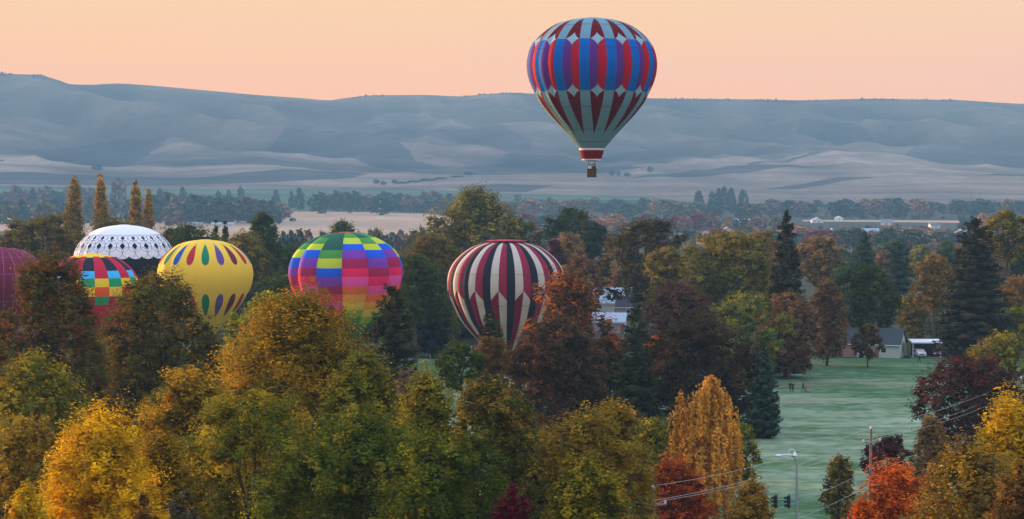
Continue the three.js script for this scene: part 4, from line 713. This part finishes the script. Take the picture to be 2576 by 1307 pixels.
[[1252, 548, 2280], [1290, 556, 2130], [1405, 552, 2200], [1468, 560, 2060], [1508, 553, 2180], [1622, 549, 2250], [1722, 560, 2060], [1745, 552, 2200], [1925, 565, 1960], [2022, 580, 1760], [2078, 596, 1600], [2232, 560, 2060], [2292, 580, 1760], [2352, 566, 1950], [2424, 585, 1700], [2522, 562, 2020]].forEach(([x, y, d], i) => house(`${'first second third fourth fifth sixth seventh eighth ninth tenth eleventh twelfth thirteenth fourteenth fifteenth sixteenth'.split(' ')[i]} small pale house from the left among the far town trees`, x, y, d, { w: 9 + (i * 7) % 5, l: 8, rise: 2 + (i % 3) * .6, wall: PALE, roof: i % 3 ? [.09 + .03 * (i % 4), .10 + .03 * (i % 4), .12 + .03 * (i % 4)] : SNOW, gable: i % 2 === 0, win: 1, turn: (i % 5 - 2) * .15 }));
// ------------------------------------------------------------------ far trees: a few shapes, copied one by one
const TONES = { 'dark green': [.060, .085, .036], 'blue green': [.050, .085, .062], 'olive': [.15, .125, .04], 'maroon': [.22, .035, .055], 'orange': [.46, .20, .06], 'tawny': [.28, .16, .08], 'grey brown': [.19, .13, .10], 'gold': [.36, .23, .05] };
const W0 = { a: [.75, .75, .75], b: [1.05, 1.05, 1.05], c: [1.35, 1.3, 1.2], k: .25 };
const FAR = [['round', 1.0], ['dome', .95], ['oval', .75], ['round', 1.25], ['column', .36]].map(([s, asp], i) => ({ asp, crown: broadleaf(700 + i, asp, 1,   .05, .105, 900, W0, s, { lobes: 22, clumps: 8 }) }));
FAR.push({ asp: .46, crown: conifer(780, .46, 1, .05, .09, 800, W0, { step: .07, pow: .7 }) });
const farTrunk = bar(V(0, -.05, 0), V(0, .6, 0), .028, .012, 5), farMat = {};
for (const [k, c] of Object.entries(TONES)) farMat[k] = new THREE.MeshPhysicalMaterial({ color: col(...c), vertexColors: true, roughness: 1, specularIntensity: .06, side: THREE.DoubleSide });
const farProto = {}, farList = [], NTH = 'first second third fourth fifth sixth seventh eighth ninth tenth eleventh twelfth thirteenth fourteenth fifteenth sixteenth seventeenth eighteenth nineteenth twentieth'.split(' ');
const nth = (n) => n < 20 ? NTH[n] : (['twenty', 'thirty', 'forty'][Math.floor((n + 1) / 10) - 2] + '-' + (NTH[(n + 1) % 10 - 1] ?? '')).replace(/-$/, 'th');
function farTree(where, tone, shape, x, top, d, wpx, group) {
  const key = tone + shape, p = at(x, top, d), gy = hills(p.x, d), H = Math.max(2.5, p.y - gy), W = wpx * d / F;
  let t;
  if (!farProto[key]) { t = new THREE.Group(); t.name = numbered('far_tree'); scene.add(t); part('crown', FAR[shape].crown, farMat[tone], t); part('trunk', farTrunk, BARK, t); farProto[key] = t; }
  else { t = farProto[key].clone(); t.name = numbered('far_tree'); scene.add(t); }
  t.position.set(p.x, gy, -d); t.scale.set(W / FAR[shape].asp, H, W / FAR[shape].asp); t.rotation.y = (farList.length * 1.7) % .8 - .4;
  farList.push({ t, where, tone, x, group });
}
{
  const R = rand(4242);
  const belt = (where, group, n, x0, x1, topOf, d0, d1, w0, w1, tones, shapes = [0, 0, 1, 1, 2, 3, 3]) => {
    for (let i = 0; i < n; i++) {
      const x = lerp(x0, x1, (i + R()) / n), d = lerp(d0, d1, R()), tone = tones[Math.floor(R() * tones.length)], s = shapes[Math.floor(R() * shapes.length)], w = lerp(w0, w1, R()) * (s === 4 ? .4 : s === 5 ? .55 : 1);
      farTree(where, tone, s, x, topOf(x) + (R() - .35) * 16, d, w, group);
    }
  };
  const G = (s) => 'trees of ' + s;
  belt('in the belt at the foot of the hills', G('the far belt'), 56, 1235, 2610, (x) => x < 1700 ? 502 : x < 1890 ? 506 : 504, 2350, 2750, 30, 66, ['dark green', 'dark green', 'blue green', 'blue green', 'grey brown', 'olive', 'tawny']);
  belt('in the middle of the far town', G('the far town'), 38, 1240, 2610, (x) => x > 1990 && x < 2430 ? 569 : 541, 1640, 1900, 32, 64, ['dark green', 'blue green', 'grey brown', 'maroon', 'olive', 'tawny', 'orange', 'blue green'], [0, 0, 1, 1, 2, 3, 5]);
  belt('at the near side of the far town', G('the near town'), 28, 1470, 2610, () => 578, 1250, 1600, 56, 100, ['dark green', 'blue green', 'dark green', 'maroon', 'tawny', 'olive', 'grey brown', 'orange', 'blue green'], [0, 0, 1, 1, 2, 3]);
  belt('in the dark grove right of the poplars', G('the dark grove'), 24, 385, 700, (x) => 486 + (x - 385) * .06, 2080, 2350, 42, 84, ['dark green', 'blue green', 'dark green', 'grey brown', 'maroon'], [0, 0, 1, 3, 3]);
  belt('in the row left of the poplars', G('the left row'), 13, -20, 180, () => 508, 2000, 2300, 36, 64, ['dark green', 'blue green', 'grey brown', 'olive', 'dark green'], [0, 1, 3]);
  belt('between and behind the poplars', G('the poplar row'), 10, 205, 395, () => 498, 2200, 2500, 26, 48, ['blue green', 'dark green', 'grey brown', 'tawny']);
  belt('in the orchard below the hills', G('the orchard'), 18, -30, 250, () => 474, 2700, 2900, 24, 42, ['grey brown', 'grey brown', 'blue green', 'olive'], [0, 3, 1]);
  belt('in the hedgerow on green fields', G('the hedgerow'), 20, 790, 1135, (x) => x < 905 ? 482 : 487, 2450, 2750, 32, 64, ['blue green', 'dark green', 'blue green', 'grey brown'], [0, 1, 3, 3]);
  belt('scattered on the green fields', G('the field trees'), 8, 400, 800, () => 474, 2750, 2950, 14, 28, ['blue green', 'dark green'], [0, 1]);
  belt('in the copse behind the striped balloon', G('the copse'), 8, 1020, 1180, () => 590, 700, 900, 44, 76, ['grey brown', 'dark green', 'olive'], [0, 1]);
  belt('along the lower tan field edge', G('the tan field edge'), 14, 690, 1080, (x) => 582, 820, 1150, 30, 58, ['grey brown', 'dark green', 'olive', 'blue green'], [0, 1, 3]);
  // nearer woods, each tree with a crown of its own
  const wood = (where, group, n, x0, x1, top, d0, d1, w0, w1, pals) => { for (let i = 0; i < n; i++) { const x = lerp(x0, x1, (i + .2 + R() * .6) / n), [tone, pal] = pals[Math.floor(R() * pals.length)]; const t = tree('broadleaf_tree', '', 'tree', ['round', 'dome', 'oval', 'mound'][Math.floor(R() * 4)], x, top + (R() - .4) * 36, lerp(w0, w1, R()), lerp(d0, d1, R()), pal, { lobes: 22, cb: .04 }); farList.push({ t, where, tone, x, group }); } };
  wood('in the hazy rows behind the big conifers', G('the hazy rows'), 24, 2010, 2620, 618, 720, 980, 62, 110, [['blue green', 'teal'], ['tawny', 'tawny'], ['grey brown', 'mauve'], ['olive', 'olive'], ['dark green', 'deep']]);
  wood('in the wood behind the dark maples', G('the back wood'), 13, -20, 760, 602, 540, 640, 110, 160, [['dark green', 'deep'], ['olive', 'olive']]);
  wood('in the wood behind the goal', G('the wood by the goal'), 14, 700, 1260, 690, 450, 520, 110, 160, [['dark green', 'deep'], ['olive', 'olive'], ['blue green', 'teal']]);
  wood('in the wood behind the reddish maples', G('the middle wood'), 12, 1480, 1900, 650, 560, 760, 80, 130, [['dark green', 'deep'], ['blue green', 'teal'], ['tawny', 'tawny'], ['olive', 'olive']]);
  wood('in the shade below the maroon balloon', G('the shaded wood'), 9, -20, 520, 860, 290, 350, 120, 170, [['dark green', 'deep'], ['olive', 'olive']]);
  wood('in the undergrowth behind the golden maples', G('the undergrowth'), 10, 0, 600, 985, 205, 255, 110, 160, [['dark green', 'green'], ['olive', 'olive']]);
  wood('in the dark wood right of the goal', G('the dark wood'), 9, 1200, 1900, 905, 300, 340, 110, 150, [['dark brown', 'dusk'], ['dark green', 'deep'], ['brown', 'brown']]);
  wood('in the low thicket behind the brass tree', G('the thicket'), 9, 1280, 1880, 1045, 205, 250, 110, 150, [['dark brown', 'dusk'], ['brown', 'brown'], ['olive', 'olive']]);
  for (const [x, top, w, s, tone] of [[296, 449, 40, 0, 'grey brown'], [1758, 480, 22, 2, 'blue green'], [1792, 482, 20, 0, 'blue green'], [1808, 474, 14, 4, 'blue green'], [1822, 470, 20, 2, 'blue green'], [1840, 473, 20, 2, 'blue green'], [1870, 478, 22, 0, 'blue green'], [1303, 489, 26, 5, 'blue green'], [1383, 496, 20, 5, 'blue green'], [1942, 501, 40, 0, 'dark green']]) farTree('in the tall clump above town roofs', tone, s, x, top, 2680, w, G('the tall clump'));
  for (const [x, foot, h, w] of [[946, 461, 10, 15], [964, 464, 8, 14], [992, 461, 9, 14], [1012, 461, 4, 30], [1042, 458, 4, 34], [1075, 455, 5, 36], [1108, 451, 5, 32], [1150, 446, 4, 30], [1180, 440, 7, 26], [1540, 436, 9, 14], [1556, 437, 6, 9], [1578, 439, 4, 16], [1636, 431, 11, 14], [237, 418, 6, 14], [250, 418, 6, 12], [2, 412, 6, 14]]) { const d = baseAt(x, foot); farTree('on the pale stubble', 'blue green', 0, x, foot - h, d, w, G('the stubble trees')); }
  const rows = {};
  for (const f of farList) (rows[f.where + f.tone] ??= []).push(f);
  for (const r of Object.values(rows)) r.sort((a, b) => a.x - b.x).forEach((f, i) => tag(f.t, r.length === 1 ? `only ${f.tone} tree ${f.where}` : `${nth(i)} ${f.tone} tree from the left ${f.where}`, 'tree', f.group));
}
{ // the low greenery between the far houses: past counting
  const R = rand(515), spots = [], m4 = new THREE.Matrix4(), q = new THREE.Quaternion(), cols = [], tones = Object.values(TONES);
  for (let i = 0; i < 1500; i++) { const left = i < 330, px = left ? lerp(-60, 740, R()) : lerp(1220, 2640, R()), d = left ? lerp(1980, 2700, R()) : lerp(1150, 2750, Math.pow(R(), .7)), x = (px - CX) / F * d, h = 2.5 + 3 * R(); if (left && d < 2150 && px > 500) continue; if (!left && px > 1990 && px < 2440 && d > 1900 && d < 2330) continue; spots.push([x, hills(x, d) - .3, d, h, h * (.9 + .9 * R())]); const t = tones[Math.floor(Math.pow(R(), 1.7) * 8)], v = .75 + .6 * R(); cols.push(col(t[0] * v, t[1] * v, t[2] * v)); }
  const im = new THREE.InstancedMesh(FAR[0].crown, new THREE.MeshPhysicalMaterial({ color: 0xffffff, vertexColors: true, roughness: 1, specularIntensity: .06, side: THREE.DoubleSide }), spots.length); im.name = 'town_greenery'; tag(im, 'low shrubs and small trees between the far houses', 'greenery', null, 'stuff');
  spots.forEach(([x, y, d, h, w], i) => { im.setMatrixAt(i, m4.compose(V(x, y, -d), q.setFromAxisAngle(V(0, 1, 0), i), V(w, h, w))); im.setColorAt(i, cols[i]); }); scene.add(im);
}
{ // woods along the ridge: a mass too far off to count
  const R = rand(91), spots = [], m4 = new THREE.Matrix4(), q = new THREE.Quaternion();
  const along = (x0, x1, n, h) => { for (let i = 0; i < n; i++) { const px = lerp(x0, x1, R()); if (noise.noise(px / 60, 3.3, 1.1) < -.1) continue; const d = 4860 + R() * 60, x = (px - CX) / F * d, s = h * (.5 + R() * .8) * (R() < .1 ? 1.5 : 1); spots.push([x, hills(x, d) - 1, d, s]); } };
  along(-200, 170, 300, 5); along(875, 1335, 260, 3.6); along(1635, 2700, 620, 3.8); along(160, 860, 40, 2);
  const g = merged([new THREE.ConeGeometry(.42, 1, 6, 1).translate(0, .5, 0), new THREE.IcosahedronGeometry(.36, 0).translate(.15, .36, 0)]);
  const im = new THREE.InstancedMesh(g, std(.035, .05, .045, 1), spots.length); im.name = 'ridge_woods'; tag(im, 'tiny dark woods along the crest of the hills', 'woods', null, 'stuff');
  spots.forEach(([x, y, d, s], i) => im.setMatrixAt(i, m4.compose(V(x, y, -d), q, V(s, s, s)))); scene.add(im);
}
// ------------------------------------------------------------------ goal, poles, wires, lamp, signals
{
  const d = 433, b = at(1134, 903, d), t = thing('soccer_goal', 'white soccer goal on the field below the striped balloon', 'goal', V(b.x, .15, -d), -.22), w = std(.78, .8, .82, .5), L = 9.0, H = 2.75, D = 1.6, r = .075;
  for (const s of [-1, 1]) { part('post', bar(V(s * L / 2, 0, 0), V(s * L / 2, H, 0), r, r, 10), w, t); part('side_frame', merged([bar(V(s * L / 2, H, 0), V(s * L / 2 - .3 * s, H, -.7), .05), bar(V(s * L / 2 - .3 * s, H, -.7), V(s * L / 2, 0, -D), .05), bar(V(s * L / 2, .05, 0), V(s * L / 2, .05, -D), .05)]), w, t); }
  part('crossbar', bar(V(-L / 2, H, 0), V(L / 2, H, 0), r, r, 10), w, t); part('ground_bar', bar(V(-L / 2, .05, -D), V(L / 2, .05, -D), .05), w, t);
  const net = []; for (let i = 0; i <= 30; i++) { const x = lerp(-L / 2, L / 2, i / 30); net.push(bar(V(x, H, -.6), V(x, 0, -D), .012, .012, 3)); } for (let i = 1; i < 9; i++) net.push(bar(V(-L / 2, H * (1 - i / 9), -.6 - i / 9), V(L / 2, H * (1 - i / 9), -.6 - i / 9), .012, .012, 3));
  part('net', merged(net), std(.6, .63, .65), t);
}
{
  const wood = std(.20, .13, .105, .9), metal = std(.5, .52, .53, .5, { metalness: .4 }), insul = std(.6, .6, .58, .4);
  const spots = [['utility pole at the bottom edge beside the dark red orange maple', 1645, 1230, 167], ['brown utility pole standing before the lawn, above the brilliant red maple', 2192, 1079, 207], ['grey utility pole at the right edge above the golden maple', 2570, 953, 265], ['utility pole hidden in the trees below the bottom edge', 700, 1500, 128]];
  const tops = spots.map(([label, x, y, d], i) => {
    const p = at(x, y, d), t = thing('utility_pole', label, 'utility pole', V(p.x, 0, -d), .5, 'utility poles of the line across the park edge'), H = p.y;
    part('pole', bar(V(0, -.3, 0), V(0, H, 0), .19, .13, 10), wood, t);
    const a = part('crossarm', box(2.3, .14, .12, 0, H - 1.35, .14), std(.24, .19, .16), t);
    for (const s of [-1.05, 1.05]) part('insulator', new THREE.CylinderGeometry(.06, .085, .24, 8).translate(s, H - 1.16, .14), insul, a);
    part('pole_cap', new THREE.CylinderGeometry(.10, .13, .26, 8).translate(0, H + .12, 0), insul, t);
    const R = (x, y, z) => V(x, y, z).applyAxisAngle(V(0, 1, 0), .5).add(V(p.x, 0, -d));
    return { c: R(0, H + .22, 0), l: R(-1.05, H - 1.02, .14), r: R(1.05, H - 1.02, .14), t1: R(.15, H - 4.0, .1), t2: R(.15, H - 5.6, .1) };
  });
  const end = at(3150, 870, 330); tops.push({ c: end.clone().add(V(0, 1.3, 0)), l: end.clone().add(V(-.9, 0, -.5)), r: end.clone().add(V(.9, 0, .5)), t1: end.clone().add(V(0, -3, 0)), t2: end.clone().add(V(0, -4.6, 0)) });
  const wireM = std(.36, .38, .37, .45, { metalness: .5 });
  for (const [k, label] of [['c', 'topmost power line strung along the utility poles'], ['l', 'power line on the left ends of the crossarms'], ['r', 'power line on the right ends of the crossarms'], ['t1', 'upper telephone cable sagging below the crossarms'], ['t2', 'lower telephone cable sagging below the crossarms']]) {
    const seq = [tops[3], tops[0], tops[1], tops[2], tops[4]].map((o) => o[k]), gs = [];
    for (let i = 0; i + 1 < seq.length; i++) { const pts = []; for (let j = 0; j <= 14; j++) { const u = j / 14, p = seq[i].clone().lerp(seq[i + 1], u); p.y -= (k[0] === 't' ? 1.0 : .75) * 4 * u * (1 - u); pts.push(p); } gs.push(new THREE.TubeGeometry(new THREE.CatmullRomCurve3(pts), 28, k[0] === 't' ? .015 : .018, 5)); }
    const m = part('power_line', merged(gs), wireM, scene); tag(m, label, 'wire', 'wires of the utility poles');
  }
}
{ // street light with its mast arm, and the two traffic signals on it
  const d = 184, s = d / F, P0 = (x, y) => at(x, y, d), base = P0(2006, 1260), metal = std(.33, .36, .38, .45, { metalness: .5 }), pale = std(.7, .73, .76, .4);
  const t = thing('street_light', 'grey street light with curved top and camera arm above the traffic signals', 'street light', V(base.x, 0, -d), 0), L = (x, y, z = 0) => { const p = P0(x, y); return V(p.x - base.x, p.y, z); };
  part('pole', merged([bar(V(0, -.3, 0), L(2005, 1200), .14, .10, 10), new THREE.TubeGeometry(new THREE.CatmullRomCurve3([L(2005, 1200), L(2004, 1165), L(2000, 1152), L(1993, 1147)]), 16, .085, 8)]), metal, t);
  part('lamp_arm', new THREE.TubeGeometry(new THREE.CatmullRomCurve3([L(1993, 1147), L(1980, 1145.5), L(1968, 1146)]), 10, .06, 8), pale, t);
  part('lamp_head', new THREE.SphereGeometry(.30, 16, 10).scale(1, .42, .55).translate(...L(1959.5, 1147.5).toArray()), pale, t);
  part('camera_bracket', new THREE.TubeGeometry(new THREE.CatmullRomCurve3([L(1985, 1145), L(1984.5, 1137), L(1990, 1132), L(1998, 1132.5), L(2000, 1138)]), 20, .035, 6), pale, t);
  part('camera_housing', new THREE.CylinderGeometry(.06, .21, .34, 12).translate(...L(2000, 1142).toArray()), std(.78, .8, .82, .4), t);
  part('mast_arm', merged([bar(L(2005, 1261), L(1950, 1258), .085, .06, 8), box(.34, .36, .2, ...L(1999, 1262).toArray())]), std(.10, .30, .30, .5), t);
  const dark = std(.02, .022, .025, .5), lens = [[.12, .015, .012], [.14, .09, .01], [.012, .09, .05]].map((c) => std(...c, .25));
  for (const [x, label, turn] of [[1952, 'black traffic signal at the outer end of the mast arm', -2.2], [1985, 'black traffic signal nearer the pole on the mast arm', -2.0]]) {
    const p = P0(x, 1263), q = thing('traffic_signal', label, 'traffic signal', p, turn, 'traffic signals on the mast arm');
    part('housing', new RoundedBoxGeometry(.36, 1.08, .26, 2, .05), dark, q); part('backplate', box(.56, 1.26, .03, 0, 0, -.02), dark, q);
    for (let k = 0; k < 3; k++) { part('lens', new THREE.CylinderGeometry(.11, .11, .04, 16).rotateX(Math.PI / 2).translate(0, .35 - k * .35, .14), lens[k], q); part('visor', new THREE.CylinderGeometry(.14, .14, .28, 14, 1, true, Math.PI * .35, Math.PI * 1.3).rotateX(Math.PI / 2).rotateZ(Math.PI).translate(0, .35 - k * .35, .26), dark, q); }
  }
}
{ // far masts
  const m = std(.7, .7, .72);
  for (const [x, y0, y1, d, label, c] of [[956, 493, 516, 2560, 'white mast standing on the dark vineyard strip', m], [2445, 484, 510, 2700, 'thin bare pole on the skyline, taller left one of two', std(.1, .12, .12)], [2466, 486, 510, 2700, 'thin bare pole on the skyline, right one of two', std(.1, .12, .12)]]) { const a = at(x, y0, d), gy = hills(a.x, d), t = thing('mast', label, 'mast', V(a.x, gy, -d)); part('pole', bar(V(0, -.3, 0), V(0, a.y - gy, 0), .55, .4, 8), c, t); part('crosspiece', box(3.2, .4, .5, 0, a.y - gy - .6, 0), c, t); }
}
camera.far = 20000; camera.updateProjectionMatrix();
console.log('leaves', LEAFCOUNT, 'far trees', farList.length);
renderer.render(scene, camera);
